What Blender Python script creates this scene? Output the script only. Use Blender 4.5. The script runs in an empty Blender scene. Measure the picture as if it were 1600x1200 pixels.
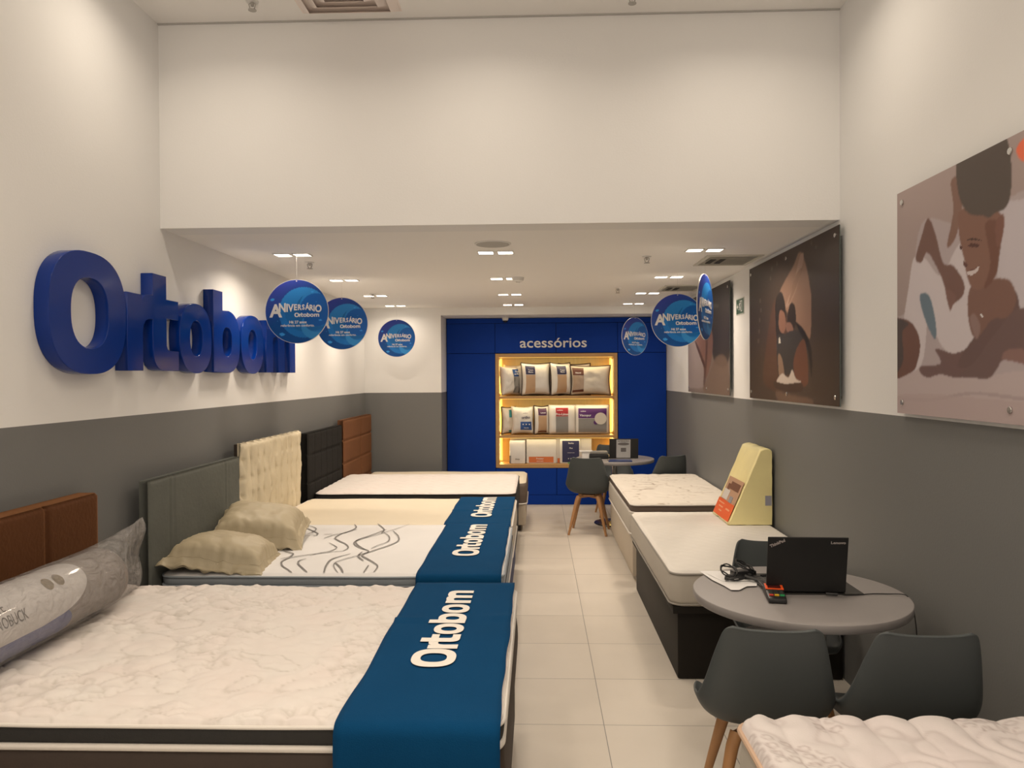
import bpy, bmesh, math, random
import numpy as np
from mathutils import Vector, Matrix, noise, Euler
random.seed(7)
PI = math.pi
scene = bpy.context.scene
COL = scene.collection

# ------------------------------------------------------------------ camera
F = 1180.0; H = 1.70; VX, VY = 39.5, 12.0; ROLL = 0.0062
cam_d = bpy.data.cameras.new('camera'); cam = bpy.data.objects.new('camera', cam_d); COL.objects.link(cam)
cam_d.sensor_width = 36; cam_d.lens = F/1600*36; cam_d.clip_start = 0.02; cam_d.clip_end = 60
_fw = Vector((-VX, F, -VY)).normalized()
_rt = _fw.cross(Vector((0, 0, 1))).normalized(); _up = _rt.cross(_fw).normalized()
c_, s_ = math.cos(ROLL), math.sin(ROLL)
_r2 = _rt*c_ - _up*s_; _u2 = _up*c_ + _rt*s_
_m = Matrix((_r2, _u2, -_fw)).transposed().to_4x4(); _m.translation = (0, 0, H)
cam.matrix_world = _m
scene.camera = cam
scene.view_settings.view_transform = 'Standard'; scene.view_settings.look = 'None'
scene.view_settings.gamma = 1; scene.view_settings.use_curve_mapping = False
scene.view_settings.exposure = 0.0
# ------------------------------------------------------------------ world (soft light of the shopping mall outside the open shop front)
w = bpy.data.worlds.new('world'); scene.world = w; w.use_nodes = True
w.node_tree.nodes['Background'].inputs[0].default_value = (1.0, 0.86, 0.72, 1)
w.node_tree.nodes['Background'].inputs[1].default_value = 1.45
WARM = (1.0, 0.845, 0.675); WARMH = (1.0, 0.86, 0.69)
LAMP_LOW = 4.3; LAMP_HIGH = 2.9

# room numbers
XL, XR = -2.17, 1.70; YB = 9.45; YC = 9.98; YBH = 4.30; ZL = 2.566; ZH = 3.74; ZDADO = 1.503; YF = -3.2

# ------------------------------------------------------------------ materials
def lin(c):
    c = c/255.0
    return c/12.92 if c <= 0.04045 else ((c+0.055)/1.055)**2.4
def rgb(r, g, b): return (lin(r), lin(g), lin(b), 1)
# colours read off the warm photograph, taken back to neutral light
def scr(r, g, b, k=1.0):
    return (min(.9, lin(r)*1.22*k), min(.9, lin(g)*1.38*k), min(.9, lin(b)*1.70*k), 1)
MATS = {}
def mat(name, col, rough=0.6, metal=0, bump=0, bscale=200, spec=0.5, var=0, vscale=6, coat=0, emit=None, estr=0, alpha=1):
    if name in MATS: return MATS[name]
    m = bpy.data.materials.new(name); m.use_nodes = True; nt = m.node_tree; b = nt.nodes['Principled BSDF']
    b.inputs['Base Color'].default_value = col; b.inputs['Roughness'].default_value = rough
    b.inputs['Metallic'].default_value = metal; b.inputs['Specular IOR Level'].default_value = spec
    b.inputs['Coat Weight'].default_value = coat
    if emit: b.inputs['Emission Color'].default_value = emit; b.inputs['Emission Strength'].default_value = estr
    if alpha < 1: b.inputs['Alpha'].default_value = alpha
    tc = nt.nodes.new('ShaderNodeTexCoord')
    if var or True:
        n = nt.nodes.new('ShaderNodeTexNoise'); n.inputs['Scale'].default_value = vscale; n.inputs['Detail'].default_value = 4
        nt.links.new(tc.outputs['Object'], n.inputs['Vector'])
        mx = nt.nodes.new('ShaderNodeMix'); mx.data_type = 'RGBA'; v = var or 0.03
        mx.inputs[6].default_value = tuple(c*(1-v) for c in col[:3])+(1,); mx.inputs[7].default_value = tuple(min(1, c*(1+v)) for c in col[:3])+(1,)
        nt.links.new(n.outputs['Fac'], mx.inputs[0]); nt.links.new(mx.outputs[2], b.inputs['Base Color'])
    if bump:
        n2 = nt.nodes.new('ShaderNodeTexNoise'); n2.inputs['Scale'].default_value = bscale; n2.inputs['Detail'].default_value = 3
        nt.links.new(tc.outputs['Object'], n2.inputs['Vector'])
        bp = nt.nodes.new('ShaderNodeBump'); bp.inputs['Strength'].default_value = bump; bp.inputs['Distance'].default_value = 0.01
        nt.links.new(n2.outputs['Fac'], bp.inputs['Height']); nt.links.new(bp.outputs['Normal'], b.inputs['Normal'])
    MATS[name] = m; return m
def attr_mat(name, rough=0.5, coat=0, spec=0.5):
    if name in MATS: return MATS[name]
    m = bpy.data.materials.new(name); m.use_nodes = True; nt = m.node_tree; b = nt.nodes['Principled BSDF']
    a = nt.nodes.new('ShaderNodeAttribute'); a.attribute_name = 'Col'
    nt.links.new(a.outputs['Color'], b.inputs['Base Color']); b.inputs['Roughness'].default_value = rough
    b.inputs['Coat Weight'].default_value = coat; b.inputs['Specular IOR Level'].default_value = spec
    b.inputs['Coat Roughness'].default_value = 0.06
    MATS[name] = m; return m
def wall_mat(name='painted wall, white above grey'):
    if name in MATS: return MATS[name]
    m = bpy.data.materials.new(name); m.use_nodes = True; nt = m.node_tree; b = nt.nodes['Principled BSDF']
    g = nt.nodes.new('ShaderNodeNewGeometry'); sp = nt.nodes.new('ShaderNodeSeparateXYZ'); nt.links.new(g.outputs['Position'], sp.inputs[0])
    gt = nt.nodes.new('ShaderNodeMath'); gt.operation = 'GREATER_THAN'; gt.inputs[1].default_value = ZDADO; nt.links.new(sp.outputs['Z'], gt.inputs[0])
    n = nt.nodes.new('ShaderNodeTexNoise'); n.inputs['Scale'].default_value = 1.3; nt.links.new(g.outputs['Position'], n.inputs['Vector'])
    mx = nt.nodes.new('ShaderNodeMix'); mx.data_type = 'RGBA'
    mx.inputs[6].default_value = (.170, .172, .170, 1); mx.inputs[7].default_value = (.80, .795, .785, 1)
    nt.links.new(gt.outputs[0], mx.inputs[0])
    m2 = nt.nodes.new('ShaderNodeMix'); m2.data_type = 'RGBA'; m2.blend_type = 'MULTIPLY'; m2.inputs[0].default_value = 1
    rp = nt.nodes.new('ShaderNodeMapRange'); rp.inputs[3].default_value = .96; rp.inputs[4].default_value = 1.04; nt.links.new(n.outputs['Fac'], rp.inputs[0])
    nt.links.new(mx.outputs[2], m2.inputs[6]); nt.links.new(rp.outputs[0], m2.inputs[7]); nt.links.new(m2.outputs[2], b.inputs['Base Color'])
    b.inputs['Roughness'].default_value = .55; b.inputs['Specular IOR Level'].default_value = .35
    n2 = nt.nodes.new('ShaderNodeTexNoise'); n2.inputs['Scale'].default_value = 90; nt.links.new(g.outputs['Position'], n2.inputs['Vector'])
    bp = nt.nodes.new('ShaderNodeBump'); bp.inputs['Strength'].default_value = .05; bp.inputs['Distance'].default_value = .01
    nt.links.new(n2.outputs['Fac'], bp.inputs['Height']); nt.links.new(bp.outputs['Normal'], b.inputs['Normal'])
    MATS[name] = m; return m
def floor_mat():
    m = bpy.data.materials.new('porcelain floor tiles'); m.use_nodes = True; nt = m.node_tree; b = nt.nodes['Principled BSDF']
    g = nt.nodes.new('ShaderNodeNewGeometry'); mp = nt.nodes.new('ShaderNodeMapping'); nt.links.new(g.outputs['Position'], mp.inputs[0])
    T = .5595; mp.inputs['Location'].default_value = (-(.315 - 20*T), -(3.672-20*T), 0)
    br = nt.nodes.new('ShaderNodeTexBrick'); br.offset = 0; br.squash = 1
    br.inputs['Scale'].default_value = 1; br.inputs['Brick Width'].default_value = T; br.inputs['Row Height'].default_value = T
    br.inputs['Mortar Size'].default_value = .0022; br.inputs['Mortar Smooth'].default_value = .3; br.inputs['Bias'].default_value = 0
    br.inputs['Color1'].default_value = (.63, .575, .505, 1); br.inputs['Color2'].default_value = (.665, .61, .54, 1); br.inputs['Mortar'].default_value = (.24, .23, .215, 1)
    nt.links.new(mp.outputs[0], br.inputs['Vector'])
    n = nt.nodes.new('ShaderNodeTexNoise'); n.inputs['Scale'].default_value = 2.2; n.inputs['Detail'].default_value = 5; nt.links.new(g.outputs['Position'], n.inputs['Vector'])
    rp = nt.nodes.new('ShaderNodeMapRange'); rp.inputs[3].default_value = .9; rp.inputs[4].default_value = 1.1; nt.links.new(n.outputs['Fac'], rp.inputs[0])
    m2 = nt.nodes.new('ShaderNodeMix'); m2.data_type = 'RGBA'; m2.blend_type = 'MULTIPLY'; m2.inputs[0].default_value = 1
    nt.links.new(br.outputs['Color'], m2.inputs[6]); nt.links.new(rp.outputs[0], m2.inputs[7]); nt.links.new(m2.outputs[2], b.inputs['Base Color'])
    b.inputs['Roughness'].default_value = .42; b.inputs['Specular IOR Level'].default_value = .4
    bp = nt.nodes.new('ShaderNodeBump'); bp.inputs['Strength'].default_value = .3; bp.inputs['Distance'].default_value = .002; bp.invert = True
    nt.links.new(br.outputs['Fac'], bp.inputs['Height']); nt.links.new(bp.outputs['Normal'], b.inputs['Normal'])
    return m
def wood_mat(name, c1, c2, scale=3, rough=.45, axis='Z'):
    if name in MATS: return MATS[name]
    m = bpy.data.materials.new(name); m.use_nodes = True; nt = m.node_tree; b = nt.nodes['Principled BSDF']
    tc = nt.nodes.new('ShaderNodeTexCoord'); mp = nt.nodes.new('ShaderNodeMapping'); nt.links.new(tc.outputs['Object'], mp.inputs[0])
    mp.inputs['Scale'].default_value = {'Z': (9, 9, .7), 'X': (.7, 9, 9)}[axis]
    n = nt.nodes.new('ShaderNodeTexNoise'); n.inputs['Scale'].default_value = scale; n.inputs['Detail'].default_value = 6; n.inputs['Distortion'].default_value = .8
    nt.links.new(mp.outputs[0], n.inputs['Vector'])
    mx = nt.nodes.new('ShaderNodeMix'); mx.data_type = 'RGBA'; mx.inputs[6].default_value = c1; mx.inputs[7].default_value = c2
    nt.links.new(n.outputs['Fac'], mx.inputs[0]); nt.links.new(mx.outputs[2], b.inputs['Base Color']); b.inputs['Roughness'].default_value = rough
    MATS[name] = m; return m
def film_mat(name, tint, fac, rough=.10, bump=1.6):
    # clear plastic film: part see-through, part glossy
    if name in MATS: return MATS[name]
    m = bpy.data.materials.new(name); m.use_nodes = True; nt = m.node_tree; nt.nodes.clear()
    o = nt.nodes.new('ShaderNodeOutputMaterial'); t = nt.nodes.new('ShaderNodeBsdfTransparent'); t.inputs[0].default_value = tint
    p = nt.nodes.new('ShaderNodeBsdfPrincipled'); p.inputs['Base Color'].default_value = (.55, .53, .52, 1); p.inputs['Roughness'].default_value = rough
    mx = nt.nodes.new('ShaderNodeMixShader'); mx.inputs[0].default_value = fac
    tc = nt.nodes.new('ShaderNodeTexCoord'); n = nt.nodes.new('ShaderNodeTexNoise'); n.inputs['Scale'].default_value = 14; n.inputs['Detail'].default_value = 3; n.inputs['Distortion'].default_value = 1.5
    nt.links.new(tc.outputs['Object'], n.inputs['Vector'])
    bp = nt.nodes.new('ShaderNodeBump'); bp.inputs['Strength'].default_value = bump; bp.inputs['Distance'].default_value = .03
    nt.links.new(n.outputs['Fac'], bp.inputs['Height']); nt.links.new(bp.outputs['Normal'], p.inputs['Normal'])
    nt.links.new(t.outputs[0], mx.inputs[1]); nt.links.new(p.outputs[0], mx.inputs[2]); nt.links.new(mx.outputs[0], o.inputs[0])
    MATS[name] = m; return m
def stitch_mat(name, base, line, rough=.75, var=None):
    # fabric with a stitched pattern held in the 'Col' attribute (0 fabric, 1 thread)
    if name in MATS: return MATS[name]
    m = bpy.data.materials.new(name); m.use_nodes = True; nt = m.node_tree; b = nt.nodes['Principled BSDF']
    a = nt.nodes.new('ShaderNodeAttribute'); a.attribute_name = 'Col'
    tc = nt.nodes.new('ShaderNodeTexCoord'); n = nt.nodes.new('ShaderNodeTexNoise'); n.inputs['Scale'].default_value = 5; nt.links.new(tc.outputs['Object'], n.inputs['Vector'])
    m1 = nt.nodes.new('ShaderNodeMix'); m1.data_type = 'RGBA'; m1.inputs[6].default_value = base
    m1.inputs[7].default_value = var or tuple(c*.94 for c in base[:3])+(1,); nt.links.new(n.outputs['Fac'], m1.inputs[0])
    mx = nt.nodes.new('ShaderNodeMix'); mx.data_type = 'RGBA'; mx.inputs[7].default_value = line
    nt.links.new(m1.outputs[2], mx.inputs[6]); nt.links.new(a.outputs['Fac'], mx.inputs[0]); nt.links.new(mx.outputs[2], b.inputs['Base Color'])
    b.inputs['Roughness'].default_value = rough; b.inputs['Specular IOR Level'].default_value = .25
    n2 = nt.nodes.new('ShaderNodeTexNoise'); n2.inputs['Scale'].default_value = 220; nt.links.new(tc.outputs['Object'], n2.inputs['Vector'])
    bp = nt.nodes.new('ShaderNodeBump'); bp.inputs['Strength'].default_value = .12; bp.inputs['Distance'].default_value = .004
    nt.links.new(n2.outputs['Fac'], bp.inputs['Height']); nt.links.new(bp.outputs['Normal'], b.inputs['Normal'])
    MATS[name] = m; return m

WALL = wall_mat()
CEIL = mat('white ceiling paint', (.87, .855, .83, 1), .7, var=.015, vscale=1)
CHROME = mat('brushed chrome', (.62, .61, .6, 1), .22, metal=1)
BLACKPL = mat('black plastic', (.012, .012, .013, 1), .4)
WHITEPL = mat('white plastic', (.72, .71, .69, 1), .4)
CREAM = mat('cream print', (.80, .76, .70, 1), .6)
WHITEPRINT = mat('white print', (.82, .81, .80, 1), .5)

# ------------------------------------------------------------------ mesh helpers
def mesh_obj(name, verts, faces, m=None, parent=None, smooth=False, mats=None, fm=None):
    me = bpy.data.meshes.new(name); me.from_pydata([tuple(v) for v in verts], [], faces); me.update()
    o = bpy.data.objects.new(name, me); COL.objects.link(o)
    for x in (mats or ([m] if m else [])): me.materials.append(x)
    if fm is not None: me.polygons.foreach_set('material_index', fm)
    if smooth: me.polygons.foreach_set('use_smooth', [True]*len(me.polygons))
    if parent is not None: o.parent = parent
    return o
class MB:
    def __init__(s): s.v = []; s.f = []
    def add(s, v, f):
        n = len(s.v); s.v += [tuple(p) for p in v]; s.f += [tuple(i+n for i in q) for q in f]; return s
    def box(s, x0, x1, y0, y1, z0, z1, M=None):
        v = [(x0,y0,z0),(x1,y0,z0),(x1,y1,z0),(x0,y1,z0),(x0,y0,z1),(x1,y0,z1),(x1,y1,z1),(x0,y1,z1)]
        if M: v = [M @ Vector(p) for p in v]
        return s.add(v, [(0,3,2,1),(4,5,6,7),(0,1,5,4),(1,2,6,5),(2,3,7,6),(3,0,4,7)])
    def tube(s, pts, r, n=10, cap=True):
        pts = [Vector(p) for p in pts]; R = r if isinstance(r, (list, tuple)) else [r]*len(pts)
        vs = []; prev = None
        for i, p in enumerate(pts):
            t = (pts[min(i+1, len(pts)-1)]-pts[max(i-1, 0)])
            t = t.normalized() if t.length > 1e-9 else Vector((0, 0, 1))
            if prev is None:
                a = t.orthogonal().normalized()
            else:
                a = (prev - t*prev.dot(t)); a = a.normalized() if a.length > 1e-6 else t.orthogonal().normalized()
            prev = a; b = t.cross(a)
            for k in range(n):
                an = 2*PI*k/n; vs.append(p + (a*math.cos(an)+b*math.sin(an))*R[i])
        fs = []
        for i in range(len(pts)-1):
            for k in range(n):
                fs.append((i*n+k, i*n+(k+1) % n, (i+1)*n+(k+1) % n, (i+1)*n+k))
        if cap: fs.append(tuple(range(n-1, -1, -1))); fs.append(tuple(range((len(pts)-1)*n, len(pts)*n)))
        return s.add(vs, fs)
    def lathe(s, prof, c=(0, 0, 0), n=32):
        vs = []; fs = []
        for r, z in prof:
            for k in range(n):
                a = 2*PI*k/n; vs.append((c[0]+r*math.cos(a), c[1]+r*math.sin(a), c[2]+z))
        for i in range(len(prof)-1):
            for k in range(n): fs.append((i*n+k, i*n+(k+1) % n, (i+1)*n+(k+1) % n, (i+1)*n+k))
        fs.append(tuple(range(n-1, -1, -1))); fs.append(tuple(range((len(prof)-1)*n, len(prof)*n)))
        return s.add(vs, fs)
    def build(s, name, m, parent=None, smooth=False, bevel=0, seg=2, M=None):
        v = [M @ Vector(p) for p in s.v] if M else s.v
        o = mesh_obj(name, v, s.f, m, parent, False)
        if bevel:
            bm = bmesh.new(); bm.from_mesh(o.data)
            es = [e for e in bm.edges if len(e.link_faces) == 2 and e.calc_face_angle(0) > .6]
            bmesh.ops.bevel(bm, geom=es, offset=bevel, segments=seg, profile=.6, affect='EDGES', clamp_overlap=True)
            bm.to_mesh(o.data); bm.free()
        if smooth:
            o.data.polygons.foreach_set('use_smooth', [True]*len(o.data.polygons))
            try: o.data.set_sharp_from_angle(angle=.7)
            except Exception: pass
        return o
def grid_faces(nu, nv, flip=False, off=0):
    fs = []
    for i in range(nu-1):
        for j in range(nv-1):
            a = off+i*nv+j; q = (a, a+1, a+nv+1, a+nv)
            fs.append(q[::-1] if flip else q)
    return fs
def set_col(o, cols):
    a = o.data.color_attributes.new('Col', 'FLOAT_COLOR', 'POINT')
    arr = np.ones((len(o.data.vertices), 4), dtype=np.float32); c = np.asarray(cols, dtype=np.float32)
    if c.ndim == 1: c = np.repeat(c[:, None], 3, 1)
    arr[:, :3] = c; a.data.foreach_set('color', arr.ravel())
def empty(name, loc=(0, 0, 0), rz=0, parent=None):
    o = bpy.data.objects.new(name, None); COL.objects.link(o); o.location = loc; o.rotation_euler = (0, 0, rz); o.empty_display_size = .1
    if parent: o.parent = parent
    return o
def tag(o, label=None, cat=None, group=None, kind=None):
    if label: o['label'] = label
    if cat: o['category'] = cat
    if group: o['group'] = group
    if kind: o['kind'] = kind
    return o
def thing(name, label, cat, loc=(0, 0, 0), rz=0, group=None): return tag(empty(name, loc, rz), label, cat, group)
def copy_tree(o, parent=None):
    c = o.copy(); COL.objects.link(c)
    if parent is not None: c.parent = parent
    for ch in list(o.children): copy_tree(ch, c)
    return c
def struct(o): o['kind'] = 'structure'; return o
def curve_mesh(name, loops, thick, m, M=None, parent=None, bev=0):
    cd = bpy.data.curves.new(name, 'CURVE'); cd.dimensions = '2D'; cd.fill_mode = 'BOTH'; cd.extrude = thick/2; cd.bevel_depth = bev; cd.bevel_resolution = 1
    for lp in loops:
        sp = cd.splines.new('POLY'); sp.points.add(len(lp)-1)
        for i, (x, y) in enumerate(lp): sp.points[i].co = (x, y, 0, 1)
        sp.use_cyclic_u = True
    return _conv(name, cd, m, M, parent)
def _conv(name, cd, m, M, parent, fn=None):
    t = bpy.data.objects.new('tmp', cd); COL.objects.link(t)
    dg = bpy.context.evaluated_depsgraph_get(); me = bpy.data.meshes.new_from_object(t.evaluated_get(dg)); bpy.data.objects.remove(t); bpy.data.curves.remove(cd)
    me.name = name
    if M is not None: me.transform(M)
    if fn:
        for v in me.vertices: v.co = fn(v.co)
    me.materials.clear(); me.materials.append(m)
    o = bpy.data.objects.new(name, me); COL.objects.link(o)
    if parent is not None: o.parent = parent
    return o
def text(s, size, m, M, parent=None, name='lettering', thick=.0008, bold=0, align='CENTER', fn=None, sx=1, line=1.0):
    cd = bpy.data.curves.new('t', 'FONT'); cd.body = s; cd.size = size; cd.extrude = thick/2; cd.offset = bold*size; cd.align_x = align; cd.align_y = 'CENTER'
    cd.resolution_u = 3; cd.space_line = line
    return _conv(name, cd, m, (M @ Matrix.Diagonal((sx, 1, 1, 1))) if M is not None else Matrix.Diagonal((sx, 1, 1, 1)), parent, fn)
def frame(o, X, Y):   # matrix from origin and two axes
    X = Vector(X).normalized(); Y = Vector(Y).normalized(); Z = X.cross(Y)
    m = Matrix((X, Y, Z)).transposed().to_4x4(); m.translation = o; return m

# ------------------------------------------------------------------ the setting
struct(MB().box(XL-.3, XR+.3, YF, 10.7, -.1, 0).build('floor', floor_mat()))
struct(MB().box(XL-.2, XL, YF, 10.7, 0, ZH).build('wall_left', WALL))
struct(MB().box(XR, XR+.2, YF, 10.7, 0, ZH).build('wall_right', WALL))
b = MB().box(XL, -1.205, YB, 10.6, 0, ZL); b.box(-1.205, XR, YB, 10.6, 2.472, ZL); b.box(-1.205, XR, 10.5, 10.6, 0, 2.472)
struct(b.build('wall_back', WALL))
struct(MB().box(XL, XR, YBH, YBH+.2, ZL, ZH).build('wall_upper', WALL))
struct(MB().box(XL, XR, YBH+.2, 10.6, ZL, ZL+.1).build('ceiling', CEIL))
struct(MB().box(XL-.2, XR+.2, YF, YBH+.2, ZH, ZH+.1).build('ceiling', CEIL))
SH = mat('shadow gap profile', (.45, .44, .42, 1), .6)
struct(MB().box(XL, XR, YBH-.012, YBH, ZH-.007, ZH).build('trim_1', SH))

# ------------------------------------------------------------------ lamps
LAMPG = mat('lit lamp glass', (1, .95, .88, 1), .5, emit=(1, .9, .78, 1), estr=9)
FRAMEW = mat('white lamp frame', (.75, .74, .72, 1), .45)
def downlight(x, y, z, label, group, watts, spot=None):
    t = thing('ceiling_downlight', label, 'ceiling light', (x, y, z), 0, group)
    for s in (-1, 1):
        cx = s*.068
        fr = MB(); a = .06; bb = .05; 
        fr.box(cx-a, cx+a, -a, -bb, -.006, 0); fr.box(cx-a, cx+a, bb, a, -.006, 0); fr.box(cx-a, cx-bb, -bb, bb, -.006, 0); fr.box(cx+bb, cx+a, -bb, bb, -.006, 0)
        fo = fr.build('lamp_frame', FRAMEW, t)
        MB().box(cx-bb, cx+bb, -bb, bb, -.004, -.0015).build('lamp_glass', LAMPG, fo)
        ld = bpy.data.lights.new('downlight_lamp', 'AREA'); ld.shape = 'SQUARE'; ld.size = .085; ld.energy = watts; ld.color = WARM; ld.spread = math.radians(150)
        lo = bpy.data.objects.new('downlight_lamp', ld); COL.objects.link(lo); lo.parent = t; lo.location = (cx, 0, -.008)
    return t
rows = [(5.27, 'first row from the bulkhead'), (6.68, 'second row from the bulkhead'), (7.98, 'third row from the bulkhead'), (9.12, 'row next to the back wall')]
for ry, rn in rows:
    for rx, cn in ((-1.715, 'left'), (-.285, 'middle'), (1.16, 'right')):
        downlight(rx, ry, ZL, 'twin square white recessed ceiling lamp, %s one in the %s' % (cn, rn), 'twin downlights in the low ceiling', LAMP_LOW*(.36 if ry > 9 else 1))
for ry in (3.55, 2.0, .4, -1.4):
    for rx in ((-1.66, -.285, 1.10) if ry > 3 else (-1.25, -.27, .8)):
        ld = bpy.data.lights.new('high_ceiling_lamp', 'AREA'); ld.shape = 'RECTANGLE'; ld.size = .24; ld.size_y = .1; ld.energy = LAMP_HIGH*2*(.85 if ry > 3 else 1.15); ld.color = WARMH; ld.spread = math.radians(150 if ry > 3 else 118)
        t = thing('high_ceiling_downlight', 'recessed lamp in the high ceiling, %s, %s' % ({3.55: 'row nearest the upper wall', 2.0: 'second row from the upper wall', .4: 'third row from the upper wall', -1.4: 'row nearest the shop entrance'}[ry], 'left side' if rx < -1 else ('right side' if rx > .5 else 'middle')), 'ceiling light', (rx, ry, ZH), 0, 'downlights in the high ceiling')
        MB().box(-.13, .13, -.06, .06, -.004, 0).build('lamp_glass', LAMPG, t)
        lo = bpy.data.objects.new('high_ceiling_lamp', ld); COL.objects.link(lo); lo.parent = t; lo.location = (0, 0, -.008)

# ------------------------------------------------------------------ logo glyphs (drawn outlines)
def sup(cx, cy, a, b, p=2.5, n=40, t0=0, t1=2*PI, close=True):
    out = []
    for i in range(n if close else n+1):
        t = t0+(t1-t0)*i/n; c, s = math.cos(t), math.sin(t)
        out.append((cx+a*math.copysign(abs(c)**(2/p), c), cy+b*math.copysign(abs(s)**(2/p), s)))
    return out
G_O = [sup(.305, .265, .305, .285, 2.5, 64), sup(.305, .265, .152, .168, 2.4, 48)]
G_r = [[(0, 0), (.15, 0), (.15, .2), (.158, .24), (.18, .268), (.215, .28), (.262, .28), (.262, .41), (.22, .41), (.18, .402), (.155, .385), (.14, .36), (.14, .40), (0, .40)]]
G_t = [[(0, .53), (0, .12), (.008, .07), (.03, .03), (.065, .008), (.11, 0), (.29, 0), (.29, .11), (.19, .11), (.16, .118), (.148, .14), (.148, .295), (.29, .295), (.29, .40), (.148, .40), (.148, .53)]]
G_o = [sup(.215, .20, .215, .212, 2.4, 52), sup(.215, .20, .088, .112, 2.2, 36)]
G_b = [[(0, 0), (0, .53), (.14, .53), (.14, .405)] + sup(.2, .202, .23, .21, 2.5, 24, PI/2, -PI/2, False)[1:], sup(.215, .20, .08, .10, 2.4, 32)]
G_m = [[(0, 0), (0, .40), (.13, .40), (.13, .385), (.18, .405), (.25, .41), (.32, .405), (.36, .38), (.41, .405), (.50, .41), (.60, .402), (.655, .37), (.685, .32), (.69, .26), (.69, 0),
        (.55, 0), (.55, .23), (.545, .265), (.52, .285), (.47, .285), (.43, .275), (.415, .245), (.415, 0), (.275, 0), (.275, .23), (.268, .265), (.24, .285), (.19, .285), (.15, .272), (.14, .24), (.14, 0)]]
LOGO = [(G_O, 0, 'O'), (G_r, .625, 'r'), (G_t, .885, 't'), (G_o, 1.195, 'o'), (G_b, 1.66, 'b'), (G_o, 2.12, 'o'), (G_m, 2.62, 'm')]   # total 3.31
def logo(M, length, m, parent, thick=.001, name='lettering'):
    k = length/3.31; MBs = []
    objs = [curve_mesh(name, [[(x0*1+px, py) for px, py in lp] for lp in g], thick/k, m, M @ Matrix.Scale(k, 4)) for g, x0, c in LOGO]
    # one lettering mesh
    bm = bmesh.new()
    for o in objs: bm.from_mesh(o.data)
    me = bpy.data.meshes.new(name); bm.to_mesh(me); bm.free(); me.materials.append(m)
    for o in objs: bpy.data.objects.remove(o)
    r = bpy.data.objects.new(name, me); COL.objects.link(r)
    if parent is not None: r.parent = parent
    return r
SIGNBLUE = mat('glossy blue lacquer', (.002, .029, .225, 1), .14, spec=.3, coat=0)
lab = ['largest glossy blue capital letter O at the near end of the wall sign', 'glossy blue letter r on the wall right after the big O', 'glossy blue letter t on the wall between r and the first small o',
       'small glossy blue letter o on the wall between t and b', 'glossy blue letter b on the wall between the two small o letters', 'small glossy blue letter o on the wall right before the m', 'glossy blue letter m at the far end of the wall sign, half behind a disc']
for (g, x0, c), lb in zip(LOGO, lab):
    o = curve_mesh('sign_letter', g, .062, SIGNBLUE, Matrix.Identity(4), None, .003)
    o.matrix_world = frame(Vector((XL+.0345, 3.19+x0, 1.745)), (0, 1, 0), (0, 0, 1)); tag(o, lb, 'sign letter', 'big blue letters on the left wall')

# ------------------------------------------------------------------ blue cabinet wall and lit shelf niche
BLUE = mat('royal blue matt laminate', (.004, .040, .30, 1), .6, spec=.12, var=.05, vscale=2)
DKGAP = mat('dark joint', (.004, .008, .03, 1), .8)
cab = thing('wall_cabinet', 'royal blue built-in cabinet wall around a lit shelf niche', 'cabinet', (.25, YC, 0))
CX = -.25
def cpanel(nm, x0, x1, z0, z1): MB().box(x0+CX+.003, x1+CX-.003, 0, .02, z0+.003, z1-.003).build(nm, BLUE, cab, bevel=.001, seg=1)
xs = [-1.2, -.555, .25, 1.06, 1.695]
for a, c in zip(xs, xs[1:]):
    cpanel('upper_panel', a, c, 2.005, 2.40)
cpanel('top_rail', -1.2, 1.695, 2.40, 2.468)
cpanel('side_panel', -1.2, -.555, .13, 2.005); cpanel('side_panel', 1.06, 1.695, .13, 2.005)
cpanel('lower_door', -.555, .25, .13, .485); cpanel('lower_door', .25, 1.06, .13, .485)
cpanel('plinth', -1.2, 1.695, 0, .13)
bb = MB(); bb.box(-1.2+CX, -.56+CX, .02, .5, 0, 2.468); bb.box(1.065+CX, 1.695+CX, .02, .5, 0, 2.468); bb.box(-.56+CX, 1.065+CX, .02, .5, 2.01, 2.468); bb.box(-.56+CX, 1.065+CX, .02, .5, 0, .48)
bb.build('carcass', DKGAP, cab)
text('acessórios', .185, mat('white acrylic letters', (.78, .77, .75, 1), .4), frame(Vector((.215+CX, -.006, 2.135)), (1, 0, 0), (0, 0, 1)), cab, thick=.012, bold=.010, sx=1.14)
OAK1, OAK2 = (.42, .235, .085, 1), (.56, .34, .14, 1)
OAK = wood_mat('oak laminate', OAK1, OAK2, 3, .5, 'X')
sh = thing('shelf_unit', 'oak shelf niche with three lit compartments of pillows set into the blue cabinet', 'shelf', (.25, YC, .485))
def q(x0, x1, y0, y1, z0, z1, nm, m=OAK, bev=.002): return MB().box(x0+CX, x1+CX, y0, y1, z0-.485, z1-.485).build(nm, m, sh, bevel=bev, seg=1)
q(-.553, -.508, -.006, .36, .49, 2.0, 'frame_side'); q(1.01, 1.055, -.006, .36, .49, 2.0, 'frame_side')
q(-.508, 1.01, -.006, .36, 1.952, 2.0, 'frame_top'); q(-.508, 1.01, -.006, .36, .487, .535, 'frame_bottom')
q(-.508, 1.01, .345, .36, .535, 1.952, 'back_panel', wood_mat('pale oak back panel', (.66, .50, .20, 1), (.80, .64, .30, 1), 3, .5, 'Z'), 0)
q(-.508, 1.01, .005, .345, 1.405, 1.437, 'shelf_board'); q(-.508, 1.01, .005, .345, .885, .917, 'shelf_board')
LED = mat('warm led strip', (1, .75, .3, 1), .5, emit=(1, .60, .12, 1), estr=1.3)
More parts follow.
